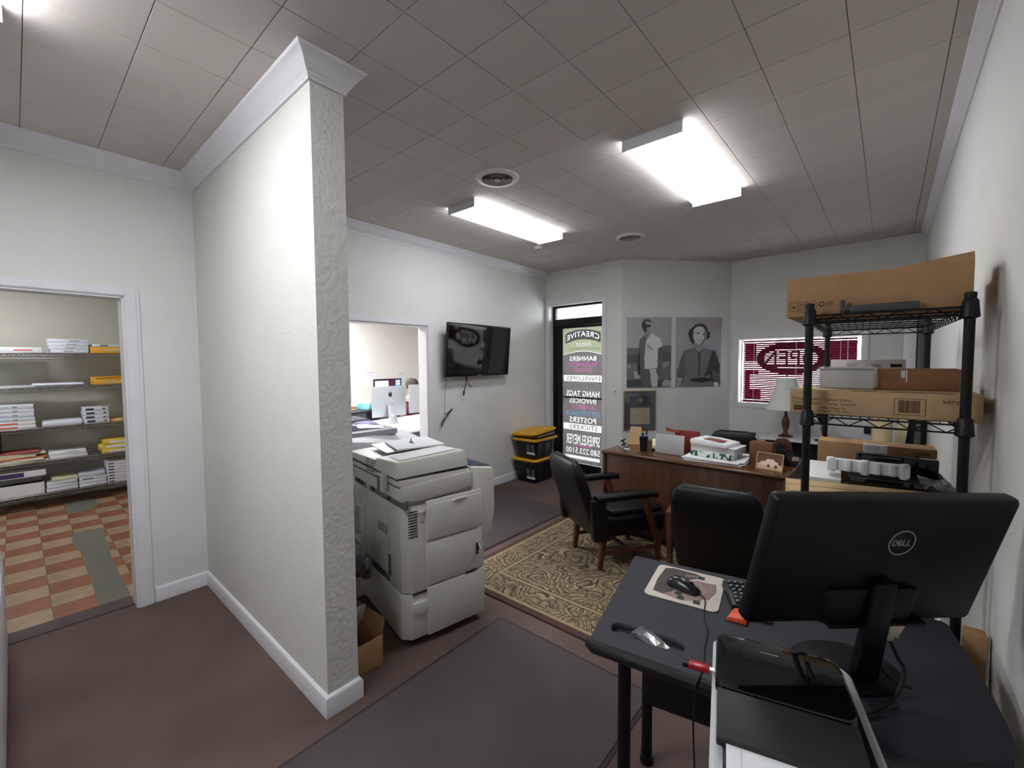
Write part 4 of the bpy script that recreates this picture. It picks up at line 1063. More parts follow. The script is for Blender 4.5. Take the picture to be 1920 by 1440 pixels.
# acrylic sign holder
t = thing('sign_holder', 'blank grey acrylic sign holder standing near the front edge of the walnut desk', 'sign holder', (-1.43, 3.735, DZ), R(-1))
MB().hexa([(-.128, .0, .004), (.128, .0, .004), (.128, .004, .004), (-.128, .004, .004)], [(-.132, .026, .172), (.122, .026, .172), (.122, .030, .172), (-.132, .030, .172)]).build('panel', mat('frosted_acrylic', rgb(172, 172, 172), .3), t, bevel=.001)
MB().box(-.128, .128, -.015, .075, 0, .004).build('foot', clearmat('clear_acrylic', (.8, .8, .8, 1), .15), t, bevel=.001)
t = thing('red_folder', 'dark red folder standing upright behind the sign holder', 'folder', (-1.335, 3.935, DZ), R(-2))
MB().box(-.12, .09, 0, .03, 0, .19).build('cover', mat('maroon_board', rgb(122, 36, 30), .6, var=.08), t, bevel=.002)
MB().hexa([(-.20, -.01, .175), (-.08, -.01, .165), (-.08, .01, .165), (-.20, .01, .175)], [(-.20, -.01, .205), (-.08, -.01, .178), (-.08, .01, .178), (-.20, .01, .205)]).build('flap', mat('rust_board', rgb(142, 62, 44), .6), t)
# papers, ream, books
t = thing('paper_stack', 'loose white paper stack at the bottom of the pile on the walnut desk', 'paper', (-1.055, 3.80, DZ), R(2))
for k in range(4):
    a = (-.005, .006, -.01, .004)[k]
    MB().box(-.215 + a, .225 + a * 2, -.175 + a, .22 - a, k * .0085, k * .0085 + .0075).build('sheets', M_paper, t, bevel=.001, rot=(0, 0, R((0, 2, -1.5, 1)[k])))
def ream_green():
    M = mat('green_white_wrapper', rgb(235, 238, 236), .4); N = M.node_tree.nodes; L = M.node_tree.links
    tc = [n for n in N if n.type == 'TEX_COORD'][0]; n = N.new('ShaderNodeTexNoise'); n.inputs['Scale'].default_value = 22; n.inputs['Distortion'].default_value = 1.5; n.inputs['Detail'].default_value = 1
    mp = N.new('ShaderNodeMapping'); mp.inputs['Scale'].default_value = (1, 1, .4); mp.inputs['Rotation'].default_value = (0, .6, .5)
    rp = N.new('ShaderNodeValToRGB'); rp.color_ramp.interpolation = 'CONSTANT'; rp.color_ramp.elements[0].color = rgb(22, 92, 66); rp.color_ramp.elements[1].color = rgb(226, 232, 228); rp.color_ramp.elements[1].position = .5
    L.new(tc.outputs['Object'], mp.inputs['Vector']); L.new(mp.outputs['Vector'], n.inputs['Vector']); L.new(n.outputs['Fac'], rp.inputs['Fac']); L.new(rp.outputs['Color'], N['Principled BSDF'].inputs['Base Color'])
    return M
tag(MB().box(-.165, .165, -.12, .12, 0, .046).build('paper_ream', ream_green(), bevel=.006, loc=(-1.055, 3.775, DZ + .0345), rot=(0, 0, R(-5))), 'green and white wrapped ream of paper in the pile on the walnut desk', 'paper ream')
def book(label, loc, rz, sx, sy, sz):
    t = thing('white_book', label, 'book', loc, rz)
    MB().box(-sx, sx, -sy, sy, 0, .003).box(-sx, sx, -sy, sy, sz - .003, sz).box(-sx, -sx + .004, -sy, sy, 0, sz).build('cover', M_paper, t, bevel=.001)
    MB().box(-sx + .004, sx - .006, -sy + .005, sy - .005, .003, sz - .003).build('pages', mat('page_block', rgb(214, 214, 212), .9, var=.05, vscale=300, stretch=(.01, .01, 1)), t)
    return t
book('thick white book lying on the green ream in the desk pile', (-1.04, 3.79, DZ + .081), R(-7), .175, .125, .047)
bd = thing('white_binder', 'curved white binder lying on top of the desk pile', 'binder', (-1.06, 3.77, DZ + .1285), R(-12))
MB().loft([[(x, y, z) for x, z in ((-.15, 0), (-.158, .012), (-.158, .034), (-.145, .046), (.0, .044), (.145, .030), (.150, 0))] for y in (-.115, .115)]).build('cover', M_paper, bd, bevel=.004)
t = tag(MB().box(-.075, .075, -.045, .045, 0, .004).build('booklet', mat('red_booklet', rgb(132, 52, 48), .5, c2=rgb(150, 110, 96), vscale=14), bevel=.001, loc=(-1.045, 3.72, DZ + .1735), rot=(0, R(2), R(-14))), 'small red booklet lying on the white binder', 'booklet')
# framed car photo
t = thing('photo_frame', 'small gold framed sepia photograph of a white car, leaning on the walnut desk', 'photo frame', (-.655, 3.665, DZ + .001), R(-9))
Ml = Matrix.Rotation(R(-14), 4, 'X')
def pf(nm, mb, mt, b=0):
    mb.v = [tuple(Ml @ Vector(v)) for v in mb.v]; return mb.build(nm, mt, t, bevel=b)
pf('frame', MB().box(-.092, -.085, 0, .010, 0, .128).box(.085, .092, 0, .010, 0, .128).box(-.085, .085, 0, .010, 0, .007).box(-.085, .085, 0, .010, .121, .128), mat('gold_frame', rgb(168, 140, 96), .4, metal=.3))
pf('backing', MB().box(-.086, .086, .004, .009, .006, .122), mat('sepia_dark', rgb(104, 66, 46), .6, var=.15, vscale=40))
pf('photo_ground', MB().box(-.085, .085, .0035, .0041, .007, .045), mat('sepia_light', rgb(206, 176, 146), .6))
pf('photo_car', MB().prism([(-.065, .04), (-.06, .058), (-.03, .064), (-.015, .082), (.025, .082), (.04, .066), (.058, .06), (.06, .036), (.03, .022), (-.01, .028)], .0028, .0034, 'xz'), mat('sepia_white', rgb(226, 208, 184), .6))
for x in (-.005, .045): pf('photo_wheel', MB().prism([(x + .011 * math.cos(k), .030 + .012 * math.sin(k)) for k in [i * .698 for i in range(9)]], .0022, .0027, 'xz'), mat('sepia_wheel', rgb(96, 52, 40), .6))
pf('stand', MB().hexa([(-.02, .06, .012), (.02, .06, .012), (.02, .063, .012), (-.02, .063, .012)], [(-.02, .009, .10), (.02, .009, .10), (.02, .012, .10), (-.02, .012, .10)]), M_black)
t = thing('brown_box', 'plain brown cardboard box standing between the paper pile and the photo frame', 'box', (-.742, 3.87, DZ), R(-4))
MB().box(-.075, .085, -.05, .06, 0, .172).build('carton', mat('dark_kraft', rgb(108, 72, 46), .8, var=.05), t, bevel=.002)
MB().box(-.075, .085, -.004, .004, .172, .1735).build('tape', mat('packing_tape', rgb(140, 102, 66), .3), t)
t = thing('tape_dispenser', 'black tape dispenser with a dark roll on the right end of the walnut desk', 'tape dispenser', (-.61, 3.98, DZ), R(-40))
MB().prism([(-.10, 0), (.11, 0), (.115, .04), (.08, .06), (.06, .10), (.02, .12), (-.04, .12), (-.09, .09), (-.11, .04)], -.035, .035, 'xz').build('body', M_black, t, bevel=.008)
MB().cyl((-.01, -.022, .125), (-.01, .022, .125), .075, n=28).build('tape_roll', mat('brown_tape_roll', rgb(64, 30, 28), .35), t, bevel=.003)
MB().cyl((-.01, -.026, .125), (-.01, .026, .125), .035, n=20).build('hub', M_black, t)
MB().box(.085, .12, -.03, .03, .045, .075).build('cutter', M_chrome, t, bevel=.002)

# ================================================================== UNDER THE WINDOW
cr = thing('credenza', 'low table with a white top under the front window', 'table', (-.47, 5.60, 0))
MB().box(-.63, .55, 0, .46, .675, .70).build('table_top', M_white, cr, bevel=.003)
MB().box(-.58, -.52, .04, .42, 0, .675).build('end_panel', M_blackmetal, cr, bevel=.003)
MB().box(.46, .52, .04, .42, 0, .675).build('end_panel', M_blackmetal, cr, bevel=.003)
MB().box(-.52, .46, .36, .38, .25, .675).build('back_panel', mat('dark_grey_panel', rgb(56, 54, 54), .7), cr, bevel=.002)
ns = thing('side_cabinet', 'small dark cabinet in the corner left of the white table', 'cabinet', (-1.30, 5.72, 0), R(-2))
MB().box(-.16, .16, -.16, .16, 0, .60).build('body', mat('dark_brown_board', rgb(58, 42, 36), .6), ns, bevel=.004)
MB().box(-.14, .14, -.172, -.16, .05, .55).build('door', mat('dark_brown_board', rgb(58, 42, 36), .6), ns, bevel=.003)
t = thing('blue_box', 'small blue box on the dark cabinet in the window corner', 'box', (-1.25, 5.74, .601), R(5))
MB().box(-.075, .075, -.06, .06, 0, .11).build('carton', mat('blue_carton', rgb(30, 44, 128), .5), t, bevel=.003)
MB().box(-.077, .077, -.062, .062, .085, .114).build('lid', mat('dark_red_carton', rgb(92, 34, 44), .5), t, bevel=.003)
# table lamp with bell shade
lp = thing('table_lamp', 'table lamp with a white bell shade in front of the blind', 'lamp', (-.875, 5.80, .701))
MB().lathe([(.075, 0), (.075, .012), (.05, .022), (.03, .03), (.02, .06), (.035, .11), (.042, .16), (.03, .21), (.015, .25), (.012, .33)], 24).build('base', mat('lamp_bronze', rgb(92, 66, 48), .35, metal=.4), lp)
prof = [(.205, .315), (.18, .37), (.150, .44), (.125, .53), (.108, .62), (.098, .675)]
n_ = 40
def shade_ring(r, z, t_=0): return [((r - t_) * (1 + .02 * math.cos(8 * 2 * math.pi * k / n_)) * math.cos(2 * math.pi * k / n_), (r - t_) * (1 + .02 * math.cos(8 * 2 * math.pi * k / n_)) * math.sin(2 * math.pi * k / n_), z) for k in range(n_)]
M_shade = mat('lamp_shade_cloth', rgb(232, 234, 226), .8)
M_shade.node_tree.nodes['Principled BSDF'].inputs['Transmission Weight'].default_value = 0
MB().loft([shade_ring(r, z) for r, z in prof] + [shade_ring(r, z, .003) for r, z in reversed(prof)], caps=False, closed=True).build('lamp_shade', M_shade, lp)
MB().cyl((0, 0, .33), (0, 0, .69), .005, n=8).box(-.098, .098, -.003, .003, .672, .676).build('harp', M_chrome, lp)
MB().ell((0, 0, .705), .010, .010, .016, 10, 6).build('finial', mat('lamp_bronze', rgb(92, 66, 48), .35), lp)
# black and chrome desk lamp
t = thing('desk_lamp', 'small black and chrome desk lamp on the white table, seen through the wire rack', 'lamp', (-.53, 5.72, .701))
MB().lathe([(.06, 0), (.06, .012), (.015, .022), (.010, .035)], 20).build('base', M_black, t)
MB().tube(bez([(0, 0, .03), (.01, 0, .09), (-.006, 0, .15), (.0, 0, .20)]), [.009] * 31, 8).build('stem', M_chrome, t)
MB().lathe([(.012, .19), (.03, .21), (.05, .28), (.052, .285)], 16).build('head', M_black, t)
MB().tube(bez([(.06, .02, .01), (.16, .1, .04), (.26, .2, .02)]), .003, 5).build('cord', M_black, t)
t = thing('plug_adapter', 'black plug-in adapter on the outlet plate below the window', 'adapter', (-.155, 6.124, .80), wang)
MB().box(-.036, .036, -.006, 0, -.03, .11).build('outlet_plate', M_white, t, bevel=.002)
MB().box(-.028, .028, -.045, -.006, -.03, .05).build('adapter', M_black, t, bevel=.005)
t = thing('red_binder', 'dark red binder lying at the right end of the white table', 'binder', (-.22, 5.72, .701), R(3))
MB().box(-.115, .10, -.10, .10, 0, .036).build('cover', mat('maroon_board', rgb(122, 36, 30), .6), t, bevel=.003)
MB().box(-.112, .097, -.1005, .097, .006, .030).build('pages', M_paper, t)
t = thing('cardboard_tube', 'wide beige cardboard tube standing behind the wire rack', 'tube', (-.025, 4.55, 0))
MB().lathe([(.063, 0), (.063, 1.12), (.056, 1.12), (.056, .004)], 28).build('tube_wall', mat('tube_beige', rgb(202, 182, 144), .8, var=.03), t)
MB().lathe([(.056, .002), (.056, .006)], 28).build('end_cap', M_card, t)
def leaning(name, label, cat, mt, x, y, wdt, hgt, thick, lean, rz=0):
    t = thing(name, label, cat, (x, y, 0), rz)
    MB().hexa([(-wdt / 2, 0, 0), (wdt / 2, 0, 0), (wdt / 2, thick, 0), (-wdt / 2, thick, 0)], [(-wdt / 2 + lean, 0, hgt), (wdt / 2 + lean, 0, hgt), (wdt / 2 + lean, thick, hgt), (-wdt / 2 + lean, thick, hgt)]).build('board', mt, t, bevel=.002)
    return t
leaning('leaning_board', 'narrow cream board leaning toward the right wall behind the tube', 'board', mat('cream_board', rgb(214, 204, 168), .7), .0, 4.72, .065, 1.25, .02, .12)
leaning('leaning_board', 'narrow black board leaning toward the right wall next to the cream one', 'board', M_black, .055, 4.78, .045, 1.30, .02, .13)
t = thing('tall_panel', 'tall white panel with a dark edge standing in the corner by the window', 'panel', (.155, 5.95, 0))
MB().box(-.045, .05, 0, .06, .0, 2.02).build('panel', M_trim, t, bevel=.002)
MB().box(.051, .060, -.004, .06, .0, 2.0).build('edge_strip', M_black, t)
# ================================================================== BLACK WIRE RACK BY THE RIGHT WALL
rk = thing('wire_rack', 'black wire shelving rack with cartons, by the right wall behind the monitor', 'rack', (-.020, 1.98, 0), R(2.1))
RX, RY = .2095, 1.12
SHELF_Z = (1.750, 1.372, .990, .50, .13)
for x in (-RX, RX):
    for y in (0, RY):
        p_ = MB().cyl((x, y, .0), (x, y, 1.782), .0135, n=14).build('post', M_blackmetal, rk)
        MB().lathe([(.0145, 1.778), (.0145, 1.792), (.008, 1.795)], 14, (x, y, 0)).build('cap', M_black, p_)
        for z in SHELF_Z: MB().lathe([(.0145, z + .024), (.019, z + .018), (.024, z - .034), (.0145, z - .040)], 14, (x, y, 0)).build('collar', M_black, p_)
        MB().lathe([(.012, 0), (.018, .004), (.018, .018), (.0135, .03)], 12, (x, y, 0)).build('foot', M_black, p_)
def wire_shelf_mesh(x, y, nrod, wire, zig):
    mb = MB()
    for a, b in (((-x, 0), (x, 0)), ((-x, y), (x, y)), ((-x, 0), (-x, y)), ((x, 0), (x, y))):
        for z in (0, -.026): mb.cyl((a[0], a[1], z), (b[0], b[1], z), .0032, n=6)
        L_ = math.hypot(b[0] - a[0], b[1] - a[1]); k = max(2, int(L_ / zig)); pts = []
        for i in range(2 * k + 1):
            u = i / (2 * k); pts.append((a[0] + (b[0] - a[0]) * u, a[1] + (b[1] - a[1]) * u, 0 if i % 2 == 0 else -.026))
        mb.tube(pts, .0022, 4)
    for i in range(1, nrod): mb.cyl((-x, y * i / nrod, -.004), (x, y * i / nrod, -.004), .0030, n=5)
    n_ = int(2 * x / wire)
    for i in range(1, n_): mb.cyl((-x + 2 * x * i / n_, 0, .001), (-x + 2 * x * i / n_, y, .001), .0018, n=4)
    return mb.mesh('shelf', smooth=60)
WS = wire_shelf_mesh(RX, RY, 8, .026, .075); WS.materials.append(M_blackmetal)
for z in SHELF_Z: link('shelf', WS, None, rk, (0, 0, z - .0018))

def carton(name, label, x0, x1, y0, y1, z0, z1, mt=M_card, rz=0, cat='box', tape=True):
    t = thing(name, label, cat, ((x0 + x1) / 2, (y0 + y1) / 2, z0), rz)
    hx, hy, h = (x1 - x0) / 2, (y1 - y0) / 2, z1 - z0
    MB().box(-hx, hx, -hy, hy, 0, h).build('carton', mt, t, bevel=.0025)
    if tape: MB().box(-hx, hx, -.002, .002, h, h + .0006).build('seam', M_carddark, t, smooth=0)
    return t, hx, hy, h
t, hx, hy, h = carton('cardboard_carton', 'long plain brown carton on the top shelf of the wire rack', -.314, .2, 2.035, 2.40, 1.752, 1.902, tape=False)
MB().hexa([(hx - .20, -hy + .002, h), (hx, -hy + .002, h), (hx, hy * .3, h), (hx - .2, hy * .3, h)], [(hx - .20, -hy + .03, h + .004), (hx, -hy + .02, h + .030), (hx, hy * .3, h + .034), (hx - .2, hy * .3, h + .006)]).build('flap', M_card, t)
for k, (xx, ww) in enumerate(((-.232, .028), (-.204, .028), (-.175, .028))):
    o_ = sheet([[(xx - .0135, .022), (xx + .0145, .022), (xx + .0145, .058), (xx - .0135, .058)], [(xx - .0125, .023), (xx + .0135, .023), (xx + .0135, .057), (xx - .0125, .057)]], .0005)
    o_.transform(frame((0, -hy - .0004, 0), (1, 0, 0), (0, 0, 1))); link('icon_frame', o_, M_carddark, t)
M_pr = M_carddark
def deco(nm, loops, par, y, mt=M_pr):
    me = sheet(loops, .0005); me.transform(frame((0, y, 0), (1, 0, 0), (0, 0, 1))); return link(nm, me, mt, par)
deco('icon', [[(-.238, .042), (-.226, .042), (-.228, .034), (-.236, .034)]], t, -hy - .0004)
for xx in (-.209, -.199): deco('icon', [[(xx, .027), (xx + .001, .027), (xx + .001, .046), (xx + .003, .046), (xx + .0005, .052), (xx - .002, .046), (xx, .046)]], t, -hy - .0004)
deco('icon', [[(-.175 + .006 * math.cos(k * .785), .036 + .006 * math.sin(k * .785)) for k in range(8)]], t, -hy - .0004)
for cx in (-.142, -.118):
    deco('icon', [[(cx + r_ * math.cos(k * .393), .044 + r_ * math.sin(k * .393)) for k in range(16)] for r_ in ((.0095, .006) if cx < -.13 else (.0095, .0085))], t, -hy - .0004)
for k in range(5): deco('icon', [[(-.118 + .0045 * math.cos(k * 1.257) + .003 * math.cos(q * .785), .044 + .0045 * math.sin(k * 1.257) + .003 * math.sin(q * .785)) for q in range(8)], [(-.118 + .0045 * math.cos(k * 1.257) + .0024 * math.cos(q * .785), .044 + .0045 * math.sin(k * 1.257) + .0024 * math.sin(q * .785)) for q in range(8)]], t, -hy - .0004)
t = thing('plastic_part', 'flat dark grey plastic part lying before the top carton on the wire rack', 'part', (-.035, 2.004, 1.7525), R(1))
M_dg = mat('dark_grey_plastic', rgb(58, 60, 64), .5)
MB().prism([(-.105, 0), (.108, 0), (.108, .026), (.06, .027), (-.07, .026), (-.075, .018), (-.092, .018), (-.092, .048), (-.105, .048)], -.014, .014, 'xz').build('bar', M_dg, t, bevel=.002)
MB().box(-.09, -.078, -.016, .016, .0, .012).build('tab', M_black, t)
# middle shelf
t, hx, hy, h = carton('toner_carton', 'printed toner carton with a barcode, on the middle shelf of the wire rack', -.294, .234, 2.035, 2.42, 1.3745, 1.466, M_card2, tape=False)
for xa, xb in ((-.28, -.10), (-.08, .0), (.03, .20)):
    for k in range(2): MB().box(xa + .01 * k, xb + .004 * k, -hy + .004 + .03 * k, -hy + .009 + .03 * k, h, h + .0008).build('flap_slot', M_carddark, t, smooth=0)
yf = -hy - .0004
print_on('writing', 'White Toner   Toner blanc', M_cardtext, t, (-.165, yf, .058), (1, 0, 0), (0, 0, 1), .19, .0125)
print_on('writing', 'Toner branco   Toner branco', M_cardtext, t, (-.158, yf, .042), (1, 0, 0), (0, 0, 1), .205, .0125)
print_on('writing', 'White Toner for', M_cardtext, t, (-.125, yf, .026), (1, 0, 0), (0, 0, 1), .08, .008)
print_on('writing', 'Versant 180 Press', M_cardtext, t, (-.12, yf, .014), (1, 0, 0), (0, 0, 1), .11, .008)
deco('label_block', [[(-.251, .012), (-.222, .012), (-.222, .032), (-.251, .032)]] + fit(font_loops('WHT'), -.248, -.225, .016, .028), t, yf)
deco('label_frame', [[(.048, .014), (.130, .014), (.130, .072), (.048, .072)], [(.0495, .0155), (.1285, .0155), (.1285, .0705), (.0495, .0705)]], t, yf)
random.seed(5)
bars = []; x = .060
while x < .117:
    w_ = random.choice((.0007, .0012, .0018)); bars.append([(x, .022), (x + w_, .022), (x + w_, .066), (x, .066)]); x += w_ + random.choice((.0008, .0014))
deco('barcode', bars, t, yf)
print_on('brand', 'xerox', M_carddark, t, (.197, yf, .064), (1, 0, 0), (0, 0, 1), .056, .012)
t = thing('wrapped_part', 'white printer part wrapped in clear plastic, on the toner carton', 'part', (-.132, 2.28, 1.4675), R(2))
MB().box(-.085, .088, -.075, .075, 0, .076).build('part_body', mat('part_white', rgb(206, 204, 196), .6), t, bevel=.006)
MB().box(-.085, .088, -.077, .077, .072, .080).build('part_edge', M_dg, t, bevel=.002)
rb = MB(); random.seed(9); rings = []
for i, x in enumerate((-.112, -.098, -.09, -.03, .03, .09, .098)):
    s_ = (.35, .8, 1, 1, 1, 1, .9)[i]
    rings.append([(x + random.uniform(-.004, .004), a * (.086 * s_ + random.uniform(0, .003)), .043 + b * (.043 * s_ + random.uniform(0, .002))) for a, b in ((-1, -1), (0, -1), (1, -1), (1, 0), (1, 1), (0, 1), (-1, 1), (-1, 0))])
rb.loft(rings).build('plastic_wrap', M_bag, t)
t, hx, hy, h = carton('wood_grain_carton', 'brown carton with a clear label, next to the wrapped part on the wire rack', -.034, .196, 2.215, 2.405, 1.4675, 1.546, mat('brown_carton', rgb(146, 104, 72), .8, c2=rgb(128, 88, 60), vscale=10, stretch=(.3, 1, 4)))
MB().box(-.045, -.032, -hy - .0012, -hy, .045, .073).build('shiny_sticker', M_chrome, t, smooth=0)
MB().box(-.03, -.027, -hy - .0012, -hy, .03, .075).build('sticker_edge', M_paper, t, smooth=0)
t, hx, hy, h = carton('white_carton', 'white printed carton at the back of the middle rack shelf', -.20, .055, 2.46, 2.72, 1.3745, 1.583, M_white, tape=False)
deco('barcode_frame', [[(.014, h - .038), (.052, h - .038), (.052, h - .018), (.014, h - .018)], [(.015, h - .037), (.051, h - .037), (.051, h - .019), (.015, h - .019)]], t, -hy - .0004, M_greyink)
MB().box(.018, .048, -hy - .0008, -hy, h - .034, h - .022).build('barcode', M_greyink, t, smooth=0)
MB().box(.078, .116, -hy - .0008, -hy, h - .034, h - .020).build('dark_label', M_ink, t, smooth=0)
MB().box(-.07, -.03, -hy - .0008, -hy, h - .03, h - .018).build('pink_print', mat('pale_pink_ink', rgb(222, 198, 192), .6), t, smooth=0)
MB().prism([(-.005, h - .034), (.002, h - .020), (.005, h - .020), (-.002, h - .034)], -hy - .0008, -hy, 'xz').build('red_mark', M_redink, t, smooth=0)
# lower shelf
t, hx, hy, h = carton('cardboard_carton', 'long brown carton lying askew at the front of the lower rack shelf', -.315, .185, 2.085, 2.285, .9925, 1.062, M_card2, R(13))
print_on('writing', 'PULL', M_cardtext, t, (-.215, -hy - .0004, .035), (1, 0, 0), (0, 0, 1), .03, .008)
t = thing('black_tray', 'black flat equipment tray behind the askew carton on the lower rack shelf', 'tray', (.035, 2.52, .9925), R(4))
MB().box(-.165, .165, -.14, .14, 0, .07).build('tray_base', M_black, t, bevel=.004)
MB().box(-.165, .165, -.15, -.14, 0, .085).box(-.165, -.157, -.14, .14, .07, .085).box(.157, .165, -.14, .14, .07, .085).build('tray_rim', M_blackgloss, t, bevel=.002)
t = thing('styrofoam_packing', 'white scalloped styrofoam packing lying on the black tray', 'packing', (-.065, 2.43, 1.079), R(3))
foam = [(-.135, -.022), (-.115, -.022)]
for k in range(5): foam += [(-.10 + k * .05, -.022), (-.094 + k * .05, -.014), (-.074 + k * .05, -.014), (-.066 + k * .05, -.022)]
foam += [(.145, -.022), (.148, .025), (-.138, .025)]
MB().prism(foam, .008, .058).build('block', mat('styrofoam', rgb(235, 237, 240), .9, var=.03, vscale=60), t, bevel=.004)
for x in (-.12, .0, .128): MB().cyl((x, -.005, .0), (x, -.005, .064), .016, n=14).build('stud', mat('styrofoam', rgb(235, 237, 240), .9), t, bevel=.003)
t = thing('toner_bar', 'long black glossy part lying behind the styrofoam on the lower rack shelf', 'part', (.035, 2.60, 1.0635), R(4))
MB().box(-.14, .14, -.03, .03, 0, .085).build('housing', M_blackgloss, t, bevel=.006)
MB().tube(bez([(.07, -.034, .07), (.075, -.045, .03), (.10, -.04, .02), (.105, -.036, .06)]), .003, 5).build('handle_loop', M_black, t)
t, hx, hy, h = carton('toner_carton', 'narrow toner carton with a white shipping label, at the back of the lower rack shelf', -.265, .175, 2.70, 2.84, .9925, 1.172, M_card, R(1.5), tape=False)
MB().box(-.04, .05, -hy - .0008, -hy + .02, h - .035, h + .0008).build('shipping_label', M_paper, t, smooth=0)
for k in range(3): MB().box(-.032, .02, -hy - .0012, -hy, h - .012 - k * .008, h - .009 - k * .008).build('label_line', M_greyink, t, smooth=0)
print_on('brand', 'xerox', M_carddark, t, (.17, -hy - .0006, h - .022), (1, 0, 0), (0, 0, 1), .065, .014)
t = thing('round_knob', 'round black knob-like part before the narrow toner carton', 'part', (-.175, 2.655, .9925))
MB().ell((0, 0, .085), .024, .024, .024).cyl((0, 0, 0), (0, 0, .07), .016).build('knob', M_blackgloss, t)
t = thing('white_tray', 'white plastic tray at the left end of the lower rack shelf', 'tray', (-.215, 2.47, .9925), R(4))
MB().hexa([(-.055, -.10, 0), (.06, -.10, 0), (.06, .11, 0), (-.055, .11, 0)], [(-.06, -.11, .062), (.065, -.11, .062), (.065, .12, .095), (-.06, .12, .095)]).build('tray_body', M_white, t, bevel=.004)
t = thing('plastic_sheet', 'crumpled smoky plastic sheet at the right end of the lower rack shelf', 'plastic sheet', (.16, 2.34, .9925), R(5))
random.seed(4); n_ = 6; vs = []; fs = []
for i in range(n_ + 1):
    for j in range(n_ + 1): vs.append((-.05 + .09 * i / n_, -.10 + .2 * j / n_, .095 + .010 * math.sin(i * 1.3) * math.cos(j * 1.1) + random.uniform(0, .02)))
for i in range(n_):
    for j in range(n_): a = i * (n_ + 1) + j; fs.append((a, a + 1, a + n_ + 2, a + n_ + 1))
mbs = MB().add(vs, fs); mbs.build('film', clearmat('smoky_film', (.6, .6, .6, 1), .2, .2, (.5, .5, .5, 1), .2), t)

# ================================================================== NEAR COMPUTER DESK
nd = thing('computer_desk', 'charcoal computer desk with a pencil recess in the right foreground', 'desk', (0, 0, 0))
ZT = .757
CABLE = [(-.426, 1.423, ZT + .0025), (-.394, 1.356, ZT + .0025), (-.377, 1.27, ZT + .0025), (-.36, 1.209, ZT + .0025), (-.350, 1.150, ZT + .003), (-.352, 1.122, ZT - .015), (-.356, 1.116, .65), (-.350, 1.116, .50), (-.345, 1.12, .25), (-.36, 1.14, .006)]
outer = [(-.79, 1.70), (.150, 1.888), (.162, 1.875), (.188, 1.72), (.216, 1.55), (.230, 1.38), (.215, 1.30), (.035, 1.171), (-.33, 1.147), (-.640, 1.098), (-.655, 1.108)]
ra = R(10); cx, cy = -.525, 1.214
stad = []
for s_, a0 in ((1, -90), (-1, 90)):
    for k in range(9):
        a = R(a0 + 180 * k / 8); x = s_ * .078 + .031 * math.cos(a); y = .031 * math.sin(a)
        stad.append((cx + x * math.cos(ra) - y * math.sin(ra), cy + x * math.sin(ra) + y * math.cos(ra)))
me = sheet([outer, stad], .034); me.transform(Matrix.Translation((0, 0, ZT - .017)))
bm = bmesh.new(); bm.from_mesh(me); bmesh.ops.remove_doubles(bm, verts=bm.verts, dist=1e-5); bm.to_mesh(me); bm.free()
link('desk_top', me, M_ndesk, nd)
MB().prism(stad, ZT - .030, ZT - .018).build('recess_floor', M_ndesk, nd, smooth=0)
edge = [(-.655, 1.104), (-.640, 1.094), (-.33, 1.143), (.035, 1.167), (.215, 1.296)]
MB().tube([(x, y + .004, ZT - .020) for x, y in edge], .0195, 10).build('bullnose_edge', M_ndeskedge, nd)
for (x, y) in ((-.60, 1.22), (-.68, 1.58), (.12, 1.74), (.13, 1.35)):
    MB().cyl((x, y, .03), (x, y, ZT - .034), .02, n=12).build('leg', M_blackmetal, nd)
    MB().cyl((x, y, .0), (x, y, .03), .026, n=12).build('foot', M_black, nd)
MB().hexa([(-.66, 1.50, .30), (.11, 1.66, .30), (.11, 1.675, .30), (-.66, 1.515, .30)], [(-.66, 1.50, .70), (.11, 1.66, .70), (.11, 1.675, .70), (-.66, 1.515, .70)]).build('modesty_panel', M_ndeskedge, nd, smooth=0)
# mouse pad with printed picture
mp_ = thing('mouse_pad', 'cream mouse pad with a dark printed picture, on the computer desk', 'mouse pad', (-.538, 1.580, ZT + .0005), R(9.5))
MB().prism(roundrect(-.121, .121, -.128, .128, .022, 5), 0, .004).build('pad', mat('pad_cream', rgb(208, 200, 186), .7), mp_, bevel=.0008)
def padprint(nm, poly, c, k): 
    me = sheet([poly], .0003); me.transform(Matrix.Translation((0, 0, .0043 + .0003 * k))); link(nm, me, mat('pad_' + nm, c, .7, var=.12, vscale=40), mp_)
padprint('dark_print', [(-.092, .105), (-.06, .118), (.02, .112), (.045, .095), (-.02, .02), (-.03, -.06), (-.06, -.098), (-.095, -.09), (-.10, .0)], rgb(74, 66, 62), 0)
padprint('brown_print', [(-.06, -.098), (-.03, -.06), (-.02, .02), (.03, .06), (.085, .055), (.088, -.03), (.06, -.085), (.0, -.112)], rgb(150, 128, 118), 1)
padprint('grey_print', [(-.02, .085), (.03, .10), (.035, .082), (-.01, .068)], rgb(120, 112, 106), 2)
for k, (x, y) in enumerate(((.042, .085), (.052, -.10), (.0, -.095), (-.012, -.07))): padprint('black_print', [(x - .012, y - .01), (x + .012, y - .012), (x + .01, y + .012), (x - .01, y + .012)], rgb(46, 42, 42), 3)
padprint('tan_print', [(.045, .05), (.095, .06), (.10, .0), (.085, -.06), (.05, -.065), (.075, -.01)], rgb(136, 112, 104), 4)
